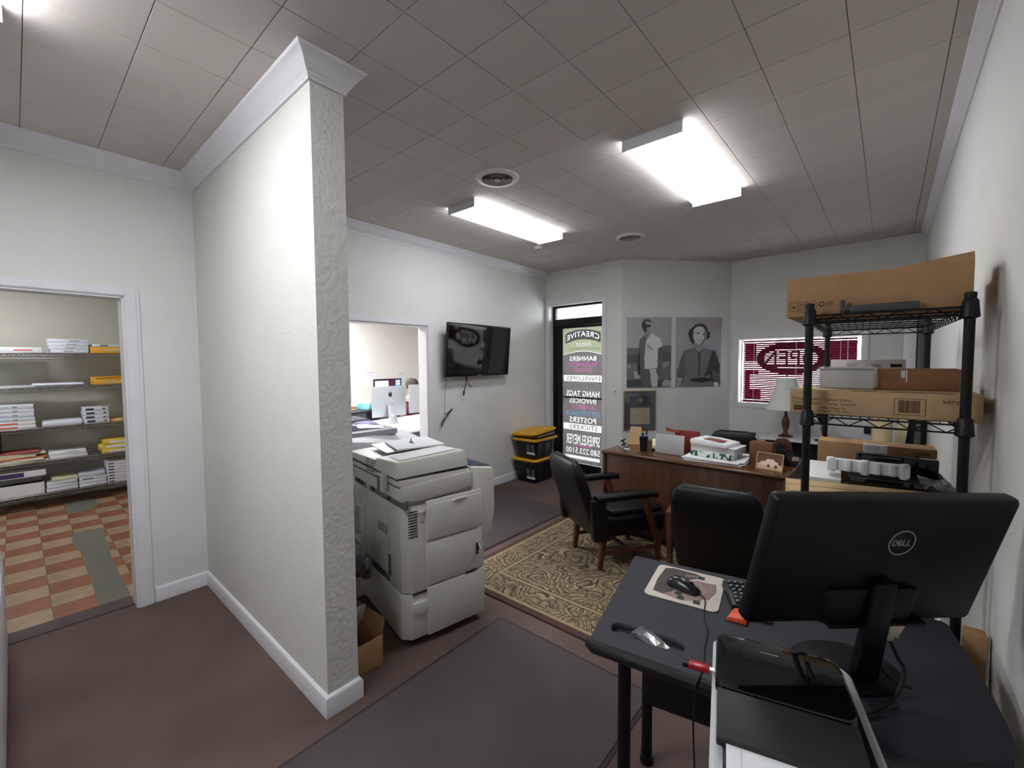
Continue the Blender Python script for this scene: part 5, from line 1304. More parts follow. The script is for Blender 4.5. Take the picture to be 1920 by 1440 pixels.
# mouse
ms = thing('computer_mouse', 'black wired computer mouse on the mouse pad', 'mouse', (-.537, 1.556, ZT + .0062), R(-13))
rings = []
for x, hw, h in ((-.060, .012, .012), (-.054, .022, .022), (-.035, .029, .034), (-.005, .030, .037), (.025, .028, .030), (.048, .025, .020), (.058, .016, .012)):
    rings.append([(x, hw * math.cos(a), max(0, h * math.sin(a))) for a in [math.pi * k / 10 for k in range(11)]] + [(x, -hw * .9, 0), (x, hw * .9, 0)])
MB().loft(rings).build('shell', mat('mouse_black', rgb(24, 26, 34), .28), ms, smooth=60)
MB().cyl((.030, -.004, .027), (.030, .004, .027), .008, n=14).build('wheel', M_black, ms)
MB().hexa([(.012, -.012, .030), (.050, -.010, .018), (.050, -.006, .019), (.012, -.007, .031)], [(.012, -.012, .0345), (.050, -.010, .0225), (.050, -.006, .0235), (.012, -.007, .0355)]).build('button_gap', M_black, ms)
Mi = (Matrix.Translation((-.537, 1.556, ZT + .0062)) @ Matrix.Rotation(R(-13), 4, 'Z')).inverted()
cpts = bez([(-.481, 1.543, ZT + .012), (-.452, 1.52, ZT + .008)] + CABLE, 6)
MB().tube([Mi @ Vector(p) for p in cpts], .0022, 6).build('cable', M_black, ms)
# bag of screws in the recess
t = thing('parts_bag', 'small clear bag of brass fittings lying in the desk recess', 'bag', (-.513, 1.214, ZT - .0175), R(-18))
rings = []; random.seed(2)
for x, hw, h in ((-.052, .030, .018), (-.04, .022, .022), (-.02, .026, .026), (.01, .028, .022), (.035, .026, .012), (.052, .024, .003)):
    rings.append([(x + random.uniform(-.003, .003), hw * math.cos(a) + random.uniform(-.003, .003), .012 + h * .6 * math.sin(a) + random.uniform(-.002, .002)) for a in [2 * math.pi * k / 9 for k in range(9)]])
MB().loft(rings).build('bag_film', clearmat('bag_film', (.88, .89, .92, 1), .16, .15, (.75, .76, .8, 1), .14), t, smooth=0)
for k, (x, y) in enumerate(((.0, .004), (.012, -.006), (.022, .005), (.008, .012))):
    MB().cyl((x, y - .008, .010), (x + .004, y + .010, .013), .0035, n=8).build('brass_fitting', mat('brass', rgb(196, 150, 92), .3, metal=.9), t)
# keyboard
kb = thing('keyboard', 'black computer keyboard behind the monitor on the computer desk', 'keyboard', (-.440, 1.668, ZT + .0005), R(27))
MB().hexa([(0, -.155, .0), (.40, -.155, .0), (.40, 0, .0), (0, 0, .0)], [(.003, -.152, .016), (.397, -.152, .016), (.397, -.003, .026), (.003, -.003, .026)]).build('case', M_black, kb, bevel=.004)
KM = MB().hexa([(-.0085, -.0085, 0), (.0085, -.0085, 0), (.0085, .0085, 0), (-.0085, .0085, 0)], [(-.0068, -.0062, .007), (.0068, -.0062, .007), (.0068, .0075, .008), (-.0068, .0075, .008)]).mesh('key', .001, 1); KM.materials.append(mat('key_black', rgb(34, 34, 38), .4))
for r_ in range(6):
    for c in range(19):
        y = -.137 + r_ * .0225 + (.004 if r_ == 5 else 0)
        if r_ == 0 and 3 < c < 9: continue
        link('key', KM, None, kb, (.022 + c * .0198 + (.004 if r_ in (2, 3) and c < 14 else 0), y, .0165 + (y + .152) * .066))
MB().hexa([(.094, -.1455, .0163), (.188, -.1455, .0163), (.188, -.1285, .017), (.094, -.1285, .017)], [(.096, -.143, .0233), (.186, -.143, .0233), (.186, -.130, .0245), (.096, -.130, .0245)]).build('space_bar', MATS['key_black'], kb)
t = thing('orange_tool', 'orange plastic scraper peeking out under the monitor corner', 'scraper', (-.345, 1.478, ZT + .0005), R(12))
MB().hexa([(-.028, -.018, 0), (.03, -.02, 0), (.04, .05, 0), (-.008, .045, 0)], [(-.024, -.016, .012), (.03, -.018, .016), (.038, .046, .02), (-.006, .042, .016)]).build('blade', M_orange, t, bevel=.002)
MB().box(.015, .10, .025, .05, .002, .016).build('handle', M_orange, t, bevel=.003)

# ---------------------------------------------------------------- monitor seen from behind
MYAW, MTILT, MROLL = R(45.7), R(14.8), R(-2.6)
wv = Vector((math.cos(MYAW), math.sin(MYAW), 0)); bv = Vector((math.sin(MYAW), -math.cos(MYAW), 0))
uv = Vector((0, 0, math.cos(MTILT))) + bv * math.sin(MTILT)
wv, uv = wv * math.cos(MROLL) + uv * math.sin(MROLL), uv * math.cos(MROLL) - wv * math.sin(MROLL)
nn = wv.cross(uv)
MPOS = Vector((-.070, 1.43, ZT))
mon = thing('computer_monitor', 'large black computer monitor seen from behind, in the right foreground', 'monitor', MPOS, MYAW)
PW, PH = .3075, .177
Mm = Matrix((wv, uv, nn)).transposed().to_4x4(); Mm.translation = Vector((-.002, 1.352, 1.094))
Minv = (Matrix.Translation(MPOS) @ Matrix.Rotation(MYAW, 4, 'Z')).inverted() @ Mm
def mbuild(nm, mb, mt, par=mon, **k):
    mb.v = [tuple(Minv @ Vector(v)) for v in mb.v]; return mb.build(nm, mt, par, **k)
M_mback = mat('monitor_back_black', rgb(9, 10, 10), .45, spec=.25)
mbuild('bezel', MB().prism(roundrect(-PW, PW, -PH, PH, .012, 4), -.030, -.012), M_black, bevel=.002)
mbuild('back_shell', MB().loft([[(a, b, z) for a, b in roundrect(-PW * s_ + .0, PW * s_, -PH * q_, PH * q_, .012, 4)] for s_, q_, z in ((1, 1, -.013), (.997, .996, -.004), (.985, .975, .002), (.97, .95, .004))]), M_mback, bevel=0, smooth=50)
mbuild('screen', MB().box(-PW + .014, PW - .014, -PH + .018, PH - .014, -.0308, -.0298), mat('screen_black', rgb(8, 8, 10), .15))
mbuild('back_hump', MB().loft([[(a, b, z) for a, b in roundrect(-.13 * s_, .13 * s_, -.172, -.07 + .03 * (1 - s_), .02, 4)] for s_, z in ((1, .002), (.96, .010), (.9, .014))]), M_mback, smooth=50)
mbuild('port_row', MB().box(-.10, .16, -.176, -.165, .004, .024), M_black)
for k, x in enumerate((-.06, .02, .115)): mbuild('port', MB().box(x - .016, x + .016, -.1775, -.174, .008, .020), M_steel if k < 2 else mat('vga_blue', rgb(34, 40, 110), .5))
def disc(cx, cy, a, b, n=40): return [(cx + a * math.cos(2 * math.pi * k / n), cy + b * math.sin(2 * math.pi * k / n)) for k in range(n)]
M_logo = mat('silver_print', rgb(168, 170, 172), .35, metal=.3)
me = sheet([disc(.032, .060, .034, .034), disc(.032, .060, .0312, .0312)], .0012); me.transform(Minv @ Matrix.Translation((0, 0, .0048))); link('logo_ring', me, M_logo, mon)
lt = []
for s_, x0_, x1_ in (('D', .008, .0205), ('L', .0345, .0435), ('L', .0455, .0545)): lt += fit(font_loops(s_), x0_, x1_, .052, .068)
me = sheet(lt, .0012); me.transform(Minv @ Matrix.Translation((0, 0, .0048))); link('logo_letters', me, M_logo, mon)
me = sheet([[(x * math.cos(.55) - y * math.sin(.55) + .0272, x * math.sin(.55) + y * math.cos(.55) + .060) for x, y in l] for l in fit(font_loops('E'), -.006, .006, -.0075, .0075)], .0012); me.transform(Minv @ Matrix.Translation((0, 0, .0048))); link('logo_letters', me, M_logo, mon)
# stand
def stand_ring(a, b, z, ox=0, oy=0): return [(ox + a * math.cos(2 * math.pi * k / 28), oy + b * math.sin(2 * math.pi * k / 28), z) for k in range(28)]
MB().loft([stand_ring(.135, .105, 0), stand_ring(.135, .105, .006), stand_ring(.12, .092, .012), stand_ring(.05, .04, .018)]).build('stand_base', mat('stand_black', rgb(9, 9, 10), .4, spec=.25), mon, smooth=50)
MB().hexa([(-.034, -.072, .010), (.034, -.072, .010), (.034, -.045, .010), (-.034, -.045, .010)], [(-.03, -.118, .29), (.03, -.118, .29), (.03, -.098, .29), (-.03, -.098, .29)]).build('stand_column', mat('stand_black', rgb(9, 9, 10), .4, spec=.25), mon, bevel=.006)
# cable with beige plug
c0 = Minv @ Vector((.085, -.172, .022)); 
mbuild('plug', MB().hexa([(.062, -.172, .008), (.104, -.172, .008), (.104, -.172, .026), (.062, -.172, .026)], [(.070, -.205, .010), (.098, -.205, .010), (.098, -.205, .026), (.070, -.205, .026)]).box(.078, .090, -.222, -.203, .012, .024).box(.060, .066, -.216, -.172, .013, .021).box(.100, .106, -.216, -.172, .013, .021), mat('beige_plug', rgb(204, 192, 164), .5), bevel=.002)
p0 = Minv @ Vector((.084, -.22, .018))
cab = bez([p0, p0 + Vector((.004, -.02, -.035)), Vector((.07, -.10, .06)), Vector((.02, -.13, .025)), Vector((-.05, -.15, .010)), Vector((-.10, -.16, .008))], 8)
MB().tube(cab, .0048, 8).build('cable', M_black, mon)
MB().tube(bez([p0 + Vector((-.05, .01, .05)), Vector((.02, -.06, .08)), Vector((.05, -.09, .03)), Vector((.09, -.10, .012))], 8), .003, 6).build('cable', M_black, mon)

# ---------------------------------------------------------------- printer in the foreground
pt = thing('desktop_printer', 'black and pale grey desktop printer with a glossy lid in the lower right foreground', 'printer', (-.345, 1.285, ZT + .0005), R(15))
M_pgrey = mat('printer_pale_grey', rgb(190, 194, 196), .45)
def rr(x0, x1, y0, y1, r, z): return [(a, b, z) for a, b in roundrect(x0, x1, y0, y1, r, 5)]
MB().loft([rr(-.012, .300, -.470, 0, .035, 0), rr(-.012, .300, -.470, 0, .035, .036), rr(-.004, .292, -.465, -.008, .03, .044)]).build('base', M_pgrey, pt, smooth=40)
MB().loft([rr(.002, .272, -.40, -.045, .03, .040), rr(.002, .272, -.40, -.045, .03, .070)]).build('body', M_black, pt, smooth=40)
MB().loft([rr(-.004, .264, -.276, -.050, .03, .066), rr(-.004, .264, -.276, -.055, .03, .086), rr(.0, .260, -.274, -.075, .03, .0925)]).build('scanner_lid', M_blackgloss, pt, smooth=40)
MB().loft([[(x, y, z) for y, z in ((-.278, .062), (-.278, .089), (-.40, .072), (-.405, .055))] for x in (.0, .258)]).build('control_fascia', mat('printer_charcoal', rgb(34, 35, 37), .6), pt, bevel=.003)
MB().box(.012, .262, -.468, -.408, .044, .060).build('output_tray', M_black, pt, bevel=.003)
MB().box(.018, .245, -.52, -.395, .0605, .0635).build('paper', M_paper, pt)
MB().box(.044, .0448, -.52, -.395, .0636, .0638).build('tray_line', M_greyink, pt, smooth=0)
print_on('brand_print', 'photosmart', M_logo, pt, (.115, -.108, .0931), (1, 0, 0), (0, 1, 0), .045, .005) if False else MB().box(.095, .135, -.112, -.110, .0925, .0931).build('brand_line', M_logo, pt, smooth=0)
MB().box(-.006, -.0035, -.19, -.165, .050, .062).build('usb_port', M_steel, pt)
us = thing('usb_stick', 'red USB stick plugged into the side of the foreground printer', 'usb stick', Vector((-.345, 1.285, ZT)) + Matrix.Rotation(R(15), 3, 'Z') @ Vector((-.0065, -.1775, .0565)), R(15))
MB().box(-.012, .0, -.006, .006, -.0024, .0024).build('connector', M_chrome, us)
MB().box(-.060, -.011, -.0115, .0115, -.0065, .0065).build('body', M_red, us, bevel=.003)
MB().box(-.074, -.057, -.010, .010, -.006, .006).build('cap_end', M_black, us, bevel=.003)
ps = thing('printer_stand', 'small dark stand carrying the front half of the foreground printer', 'stand', (-.345, 1.285, 0), R(15))
MB().box(.03, .27, -.455, -.24, .715, .755).build('stand_top', M_ndeskedge, ps, bevel=.003)
for x in (.05, .25):
    for y in (-.44, -.26): MB().cyl((x, y, 0), (x, y, .715), .012, n=10).build('leg', M_blackmetal, ps)
t, hx, hy, h = carton('flat_carton', 'flat brown carton standing between the computer desk and the right wall', .200, .250, 1.90, 1.945, .0, .74, M_card, tape=False)
# ================================================================== STOREROOM SHELVES
sr = thing('storeroom_shelf', 'chrome wire shelving full of paper in the storeroom', 'shelf', (-6.97, -.55, 0))
SX, SY = .44, 1.62           # depth toward -x, length along y
SZ = (.165, .525, .895, 1.345, 1.712)
for x in (0, -SX):
    for y in (0, SY):
        p_ = MB().cyl((x, y, 0), (x, y, 1.80), .013, n=12).build('post', M_chrome, sr)
        MB().lathe([(.013, 0), (.02, .003), (.02, .02)], 12, (x, y, 0)).build('foot', M_black, p_)
def chrome_shelf():
    mb = MB()
    for a, b in (((0, 0), (0, SY)), ((-SX, 0), (-SX, SY)), ((0, 0), (-SX, 0)), ((0, SY), (-SX, SY))):
        for z in (0, -.030): mb.cyl((a[0], a[1], z), (b[0], b[1], z), .0045, n=6)
        L_ = math.hypot(b[0] - a[0], b[1] - a[1]); k = int(L_ / .07)
        mb.tube([(a[0] + (b[0] - a[0]) * i / (2 * k), a[1] + (b[1] - a[1]) * i / (2 * k), 0 if i % 2 == 0 else -.03) for i in range(2 * k + 1)], .0028, 4)
    for i in range(1, 40): mb.cyl((0, SY * i / 40, .001), (-SX, SY * i / 40, .001), .0022, n=4)
    for i in (1, 2): mb.cyl((-SX * i / 3, 0, -.006), (-SX * i / 3, SY, -.006), .004, n=5)
    return mb.mesh('shelf', smooth=60)
CS = chrome_shelf(); CS.materials.append(M_chrome)
for z in SZ: link('shelf', CS, None, sr, (0, 0, z))
def yy(px, z): return (-.147 + (z - .165) * .043) + .00417 * px      # photo column on the shelf front -> metres
def on_shelf(name, label, cat, k, x0, x1, h, mt, dep=.28, zoff=0.0, rz=0, group=None, set_=.02, b=.004):
    z = SZ[k] + .0055 + zoff; y0, y1 = yy(x0, SZ[k]), yy(x1, SZ[k])
    t = thing(name, label, cat, (-6.97 - set_ - dep / 2, (y0 + y1) / 2, z), rz, group)
    w_ = (y1 - y0) / 2
    bd_ = MB().box(-dep / 2, dep / 2, -w_, w_, 0, h).build('wrapper' if 'ream' in name else 'body', mt, t, bevel=b)
    return t, dep / 2, w_, h
def face(t, d, nm, y0, y1, z0, z1, mt): return MB().box(d, d + .001, y0, y1, z0, z1).build(nm, mt, t, smooth=0)
# top shelf
t, d, w_, h = on_shelf('flat_carton', 'white flat carton with a red band, at the left of the top storeroom shelf', 'box', 4, -40, 71, .058, M_paper)
face(t, d, 'red_band', .03, .165, .022, .034, M_redink)
for k in range(4):
    t, d, w_, h = on_shelf('paper_ream', ('bottom', 'second', 'third', 'top')[k] + ' white wrapped ream in the stack on the top storeroom shelf', 'paper ream', 4, 84 - k * .8 + (k == 0) * 3, 158 + (k % 2), .038, M_paper2, zoff=k * .0392, rz=R((0, 1, -1, .6)[k]), group='white reams on the top storeroom shelf')
    face(t, d, 'print', -.05 + .02 * k, .03 + .02 * k, .014, .024, M_greyink)
t, d, w_, h = on_shelf('envelope_pack', 'yellow envelope pack with white label, at the right of the top storeroom shelf', 'envelopes', 4, 164, 245, .075, M_manila, rz=R(-2))
face(t, d, 'label', -.07, .12, .030, .052, mat('tan_label', rgb(216, 196, 160), .7)); face(t, d, 'print', -.06, .0, .046, .050, M_ink)
t, d, w_, h = on_shelf('paper_pack', 'white pack with a blue print lying on the yellow envelope pack', 'paper', 4, 166, 240, .026, M_paper2, zoff=.0765, rz=R(3))
face(t, d, 'print', -.09, -.02, .008, .020, M_navy)
# fourth shelf
tag(MB().box(-.14, .14, -.16, .16, 0, .010).build('paper_sheet', mat('pale_blue_paper', rgb(206, 214, 220), .7), loc=(-7.13, .0, SZ[3] + .0055)), 'flat pale sheet at the left of the fourth storeroom shelf', 'paper')
t = thing('paper_bag', 'flat white paper bag lying on the fourth storeroom shelf', 'bag', (-7.12, .335, SZ[3] + .0055), R(3))
MB().loft([[(x, y, z) for x, z in ((-.12, 0), (.12, 0), (.13, .016), (.10, .032), (-.10, .030))] for y in (-.20, -.10, .08, .19)]).build('bag_body', M_paper2, t, bevel=.006)
t, d, w_, h = on_shelf('envelope_pack', 'yellow envelope pack alone at the right of the fourth storeroom shelf', 'envelopes', 3, 168, 245, .082, M_manila)
face(t, d, 'label', -.07, .12, .016, .040, mat('tan_label', rgb(216, 196, 160), .7)); face(t, d, 'print', -.065, .01, .034, .038, M_ink)
MB().hexa([(d, -w_ + .02, .07), (d + .001, w_, .045), (-d, w_, .06), (-d, -w_, .075)], [(d + .012, -w_ + .02, .078), (d + .012, w_, .085), (-d, w_, .10), (-d, -w_, .09)]).build('flap', M_manila, t)
# third shelf
for k in range(6):
    red = k < 2
    nm = ('lowest', 'second lowest', 'third', 'fourth', 'fifth', 'topmost')[k]
    t, d, w_, h = on_shelf('flat_carton' if red else 'paper_ream', nm + ' pack of the left stack on the third storeroom shelf' + (', with a red band' if red else ''), 'box' if red else 'paper ream', 2, -45, 61 - k * .5, .040 if red else .044, M_paper if red else M_paper2, zoff=(k * .041 if k < 2 else .082 + (k - 2) * .045), rz=R((0, .5, 0, -.8, .6, 0)[k]), group='left stack on the third storeroom shelf')
    if red: face(t, d, 'red_band', -.06 + .02 * k, .09 + .0 * k, .012, .026, M_redink)
    else: face(t, d, 'print', .06, .10, .014, .028, M_greyink); face(t, d, 'panel', -.12, .04, .012, .030, mat('ream_blue_panel', rgb(196, 204, 218), .6))
t = thing('paper_pack', 'white paper pack in loose wrapping at the middle of the third storeroom shelf', 'paper', (-7.12, yy(110, SZ[2]), SZ[2] + .0055), R(-2))
MB().loft([[(x, y, z) for x, z in ((-.13, 0), (.13, 0), (.13, .05), (-.13, .06))] for y in (-.155, -.13, .12, .16)]).build('wrapper', M_paper2, t, bevel=.01)
for k in range(4):
    nm = ('lowest', 'second', 'third', 'topmost')[k]
    t, d, w_, h = on_shelf('paper_ream', nm + ' ream with a dark label, in the right stack on the third storeroom shelf', 'paper ream', 2, 150 + (k == 0) * 1, 203 - k * .7, .046, M_paper2, zoff=k * .047, rz=R((0, -1.2, 1, -.6)[k]), group='dark-labelled reams on the third storeroom shelf')
    face(t, d, 'label', -.085, -.015, .012, .036, M_navy); face(t, d, 'print', .06, .085, .018, .030, M_ink)
MB().hexa([(d - .02, w_ - .05, .046), (d + .01, w_ + .01, .046), (-.05, w_ + .01, .046), (-.05, w_ - .05, .046)], [(d, w_ - .03, .062), (d + .02, w_ + .03, .084), (-.05, w_ + .01, .05), (-.05, w_ - .05, .05)]).build('torn_wrapper', M_bag, t)
t, d, w_, h = on_shelf('envelope_pack', 'flat orange envelope pack at the right end of the third storeroom shelf', 'envelopes', 2, 205, 250, .036, mat('orange_envelope', rgb(222, 160, 96), .7), rz=R(2))
face(t, d, 'label', -.06, .0, .014, .030, M_paper)
# second shelf
tones = [('cream', M_cream, 0, 84), ('white', M_paper, -4, 76), ('orange', mat('orange_paper', rgb(214, 132, 84), .8), 4, 80), ('cream', M_cream, -2, 62), ('pale green', mat('pale_green_paper', rgb(212, 214, 184), .8), -6, 78), ('red', mat('red_folder', rgb(176, 86, 80), .8), -8, 70)]
for k, (nm, mt_, a, b) in enumerate(tones):
    t, d, w_, h = on_shelf('paper_folder', ('lowest ', 'second ', 'third ', 'fourth ', 'fifth ', 'topmost ')[k] + nm + ' folder of the pile at the left of the second storeroom shelf', 'folder', 1, a - 30, b, .019, mt_, zoff=k * .0202, rz=R((1, -2, 3, -1, 2, -3)[k]), group='folder pile on the second storeroom shelf', b=.003)
for k in range(2):
    t, d, w_, h = on_shelf('paper_stack', ('lower' if k == 0 else 'upper') + ' white paper block at the middle of the second storeroom shelf', 'paper', 1, 86 - k, 158 - k * 2, .038, M_paper, zoff=k * .039, rz=R((0, -1.5)[k]), b=.002)
face(t, d, 'dark_strip', -.02, .08, .030, .034, M_ink)
for k in range(3):
    t, d, w_, h = on_shelf('envelope_pack', ('lowest', 'middle', 'topmost')[k] + ' yellow envelope bundle at the right of the second storeroom shelf', 'envelopes', 1, 190 - (2 - k) * 2 - (k == 1) * 6, 248, .052, mat('yellow_envelope', rgb(232, 200, 84), .6, var=.08, vscale=14), zoff=k * .053, rz=R((2, -3, 2)[k]), group='yellow envelope bundles on the second storeroom shelf')
    face(t, d, 'label', -.07, .11, .008, .034, M_paper)
# bottom shelf
ob = thing('open_box', 'open white carton with a purple label, at the left of the bottom storeroom shelf', 'box', (-7.14, yy(20, SZ[0]), SZ[0] + .0055), R(1))
bh = .13
MB().box(-.15, .15, -.22, .235, 0, .004).box(.146, .15, -.22, .235, 0, bh).box(-.15, -.146, -.22, .235, 0, .25).box(-.15, .15, -.22, -.216, 0, bh).box(-.15, .15, .231, .235, 0, bh).build('carton', M_paper, ob, smooth=0)
MB().hexa([(-.15, -.22, .25), (-.146, -.22, .25), (-.146, .25, .25), (-.15, .25, .25)], [(.16, -.22, .215), (.165, -.22, .215), (.165, .25, .215), (.16, .25, .215)]).box(.158, .163, -.215, .25, .205, .27).build('lid', M_paper, ob)
MB().box(.1632, .1642, -.16, .09, .212, .262).build('purple_label', mat('purple_print', rgb(70, 56, 96), .6, var=.2, vscale=40), ob, smooth=0)
MB().box(-.14, .14, -.21, .225, .005, .10).build('dark_contents', M_black, ob)
for k in range(4):
    t, d, w_, h = on_shelf('paper_ream', ('lowest', 'second', 'third', 'topmost')[k] + ' ream of the short middle stack on the bottom storeroom shelf', 'paper ream', 0, 80 + k * .6 + (k == 3) * 8, 139, .036, M_paper2 if k < 3 else mat('pale_green_paper', rgb(212, 214, 184), .8), zoff=k * .037, rz=R((0, 1, -1, 2)[k]), group='short middle stack on the bottom storeroom shelf')
for k in range(4):
    t, d, w_, h = on_shelf('paper_ream', ('lowest', 'second', 'third', 'topmost')[k] + ' pack of the stack beside the tall one on the bottom storeroom shelf', 'paper ream', 0, 142, 198 - (k == 3) * 2, .036 if k < 3 else .045, M_paper2 if k < 3 else mat('lilac_paper', rgb(206, 206, 224), .7), zoff=k * .037, rz=R((0, -1, 1, -2)[k]), group='stack beside the tall one on the bottom storeroom shelf')
    if k == 2: face(t, d, 'print', -.09, .0, .012, .022, M_navy)
for k in range(7):
    t, d, w_, h = on_shelf('slim_box', ('lowest', 'second', 'third', 'fourth', 'fifth', 'sixth', 'topmost')[k] + ' slim white box of the tall stack on the bottom storeroom shelf', 'box', 0, 200 - k * .3, 246, .0345, mat('slim_box_lilac', rgb(222, 222, 234), .6), zoff=k * .0355, group='tall stack on the bottom storeroom shelf', b=.002)
    face(t, d, 'end_label', -.085, -.035, .010, .024, M_navy)
t, d, w_, h = on_shelf('black_box', 'black box edge at the far left of the third-lowest storeroom gap', 'box', 1, -60, 4, .21, M_black, zoff=.125)

# ================================================================== LOW WHITE CABINET AT THE LEFT EDGE
lc = thing('low_cabinet', 'low white cabinet at the left edge of the picture, along the hall', 'cabinet', (-2.70, -.32, 0))
MB().box(-.85, .92, -.22, .235, .0, .60).build('body', M_trim, lc, bevel=.004)
for x in (-.84, -.25, .34): MB().box(x, x + .57, .235, .2395, .12, .56).build('door', M_trim, lc, bevel=.002)

# ================================================================== BACK OFFICE
wd_ = thing('white_desk', 'white office desk with two computers in the back office', 'desk', (-5.1, 3.75, 0), R(8))
MB().box(-.62, .55, -.80, .95, .705, .735).build('desk_top', mat('white_laminate', rgb(236, 236, 238), .35), wd_, bevel=.003)
MB().box(.44, .46, -.76, .91, .15, .705).build('modesty_panel', mat('grey_laminate', rgb(96, 98, 104), .5), wd_, bevel=.003)
for x in (-.78, .89): MB().box(-.58, .52, x, x + .04, 0, .705).build('leg_panel', mat('grey_laminate', rgb(96, 98, 104), .5), wd_, bevel=.003)
M_alu = mat('brushed_aluminium', rgb(172, 176, 182), .38, metal=.5)
def imac(label, loc, rz, apple=True):
    t = thing('desktop_computer', label, 'computer', loc, rz)
    # screen faces -x, back faces +x
    rings = []
    for z, bulge in ((.10, .012), (.14, .022), (.25, .034), (.40, .030), (.50, .016), (.52, .010)):
        rings.append([(bulge * .3, -.264, z), (bulge * .8, -.18, z), (bulge, 0, z), (bulge * .8, .18, z), (bulge * .3, .264, z), (-.006, .264, z), (-.006, -.264, z)])
    MB().loft(rings).build('shell', M_alu, t, smooth=60)
    MB().box(-.0075, -.0055, -.26, .26, .175, .515).build('screen', M_blackgloss, t)
    MB().loft([[(x, -w_, z), (x, w_, z), (x - .008, w_, z), (x - .008, -w_, z)] for x, w_, z in ((.115, .075, .004), (.112, .072, .012), (.085, .062, .11), (.045, .055, .26), (.030, .05, .275))]).build('stand_neck', M_alu, t, bevel=.002)
    MB().box(-.10, .118, -.085, .085, 0, .008).build('stand_foot', M_alu, t, bevel=.003)
    MB().cyl((.082, 0, .12), (.090, 0, .124), .018, n=18).build('cable_hole', M_white, t)
    MB().box(.036, .044, -.02, .02, .215, .265).build('hinge', M_copierdark, t)
    if apple:
        pts = [(0, .026), (.010, .030), (.020, .028), (.026, .018), (.020, .008), (.021, -.004), (.028, -.012), (.020, -.028), (.010, -.033), (0, -.030), (-.010, -.033), (-.020, -.028), (-.028, -.010), (-.028, .010), (-.020, .026), (-.010, .030)]
        leaf_ = [(.001, .034), (.010, .042), (.011, .052), (.003, .046)]
        me = sheet([pts, leaf_], .001); me.transform(frame((.0345, .0, .405), (0, 1, 0), (0, 0, 1))); link('emblem', me, M_ink, t)
    return t
imac('silver desktop computer with a dark emblem on its back, in the back office', (-5.24, 3.42, .7355), R(-2))
imac('silver desktop computer seen from behind, half hidden by the doorway edge', (-5.30, 4.065, .7355), R(-3), False)
def pile(name, label, loc, rz, sx, sy, n, th, mts, cat='paper'):
    t = thing(name, label, cat, loc, rz)
    for k in range(n):
        MB().box(-sx / 2, sx / 2, -sy / 2, sy / 2, k * th, k * th + th * .92).build('sheet', mts[k % len(mts)], t, rot=(0, 0, R(((k * 37) % 11) - 5)))
    return t
pile('paper_stack', 'curling white papers on the white desk before the left silver computer', (-4.98, 3.72, .7355), R(20), .30, .23, 5, .009, [M_paper, M_paper2])
pile('paper_stack', 'flat white papers at the front corner of the white desk', (-4.72, 3.38, .7355), R(10), .22, .30, 2, .006, [M_paper])
pile('paper_stack', 'papers and notebook left of the silver computers', (-5.30, 3.10, .7355), R(10), .24, .2, 4, .012, [M_cream, M_paper])
d2_ = thing('side_desk', 'dark side desk holding folders and tissues in the back office', 'desk', (-6.15, 3.27, 0), R(8))
MB().box(-.35, .35, -.42, .42, .84, .87).build('desk_top', M_black, d2_, bevel=.003)
MB().box(-.33, .33, -.40, .10, 0, .84).build('drawer_unit', mat('grey_laminate', rgb(96, 98, 104), .5), d2_, bevel=.003)
MB().box(-.33, .33, .36, .40, 0, .84).build('leg_panel', mat('grey_laminate', rgb(96, 98, 104), .5), d2_, bevel=.003)
pile('folder_pile', 'pile of manila folders on the dark side desk in the back office', (-6.12, 3.16, .871), R(25), .26, .34, 5, .014, [mat('manila_folder', rgb(216, 170, 108), .7), M_cream, M_paper], 'folders')
tb_ = thing('tissue_box', 'turquoise tissue box on the dark side desk in the back office', 'tissue box', (-6.05, 3.53, .871), R(20))
MB().box(-.11, .11, -.06, .06, 0, .09).build('carton', mat('turquoise_print', rgb(58, 160, 176), .5, c2=rgb(150, 206, 212), vscale=9), tb_, bevel=.002)
MB().loft([[(-.06, -.02, .088), (.06, -.02, .088), (.06, .02, .088), (-.06, .02, .088)], [(-.08, -.05, .14), (.03, -.01, .12), (.07, .03, .15), (-.04, .05, .135)]]).build('tissue', M_paper, tb_, smooth=60)
m2_ = thing('black_monitor', 'black-framed monitor with a lit screen behind the left silver computer', 'monitor', (-6.0, 3.905, .871), R(4))
d3_ = thing('monitor_desk', 'dark desk under the black-framed monitor in the back office', 'desk', (-6.10, 3.92, 0), R(4))
MB().box(-.30, .28, -.14, .18, .84, .87).build('desk_top', M_black, d3_, bevel=.003)
for y in (-.12, .14): MB().box(-.28, .26, y, y + .02, 0, .84).build('leg_panel', mat('grey_laminate', rgb(96, 98, 104), .5), d3_, bevel=.003)
MB().box(-.03, 0, -.262, .262, .13, .455).build('casing', M_black, m2_, bevel=.004)
scr = MB().box(0, .0012, -.247, .247, .15, .440).build('screen', emat('screen_dim_plum', (.10, .03, .06, 1), 1.2), m2_, smooth=0)
MB().box(.0013, .0018, -.247, .0, .15, .425).build('screen_window', emat('screen_white', (.9, .92, 1, 1), 2.2), scr, smooth=0)
MB().box(.0013, .0018, .14, .235, .30, .436).build('screen_panel', emat('screen_blue', (.18, .42, .75, 1), 1.4), scr, smooth=0)
for k in range(3): MB().box(.0019, .0022, .15, .225, .32 + k * .04, .335 + k * .04).build('screen_line', emat('screen_white', (.9, .92, 1, 1), 2.2), scr, smooth=0)
MB().box(-.06, -.03, -.05, .05, .02, .28).box(-.12, .08, -.11, .11, 0, .012).build('stand', M_black, m2_, bevel=.003)
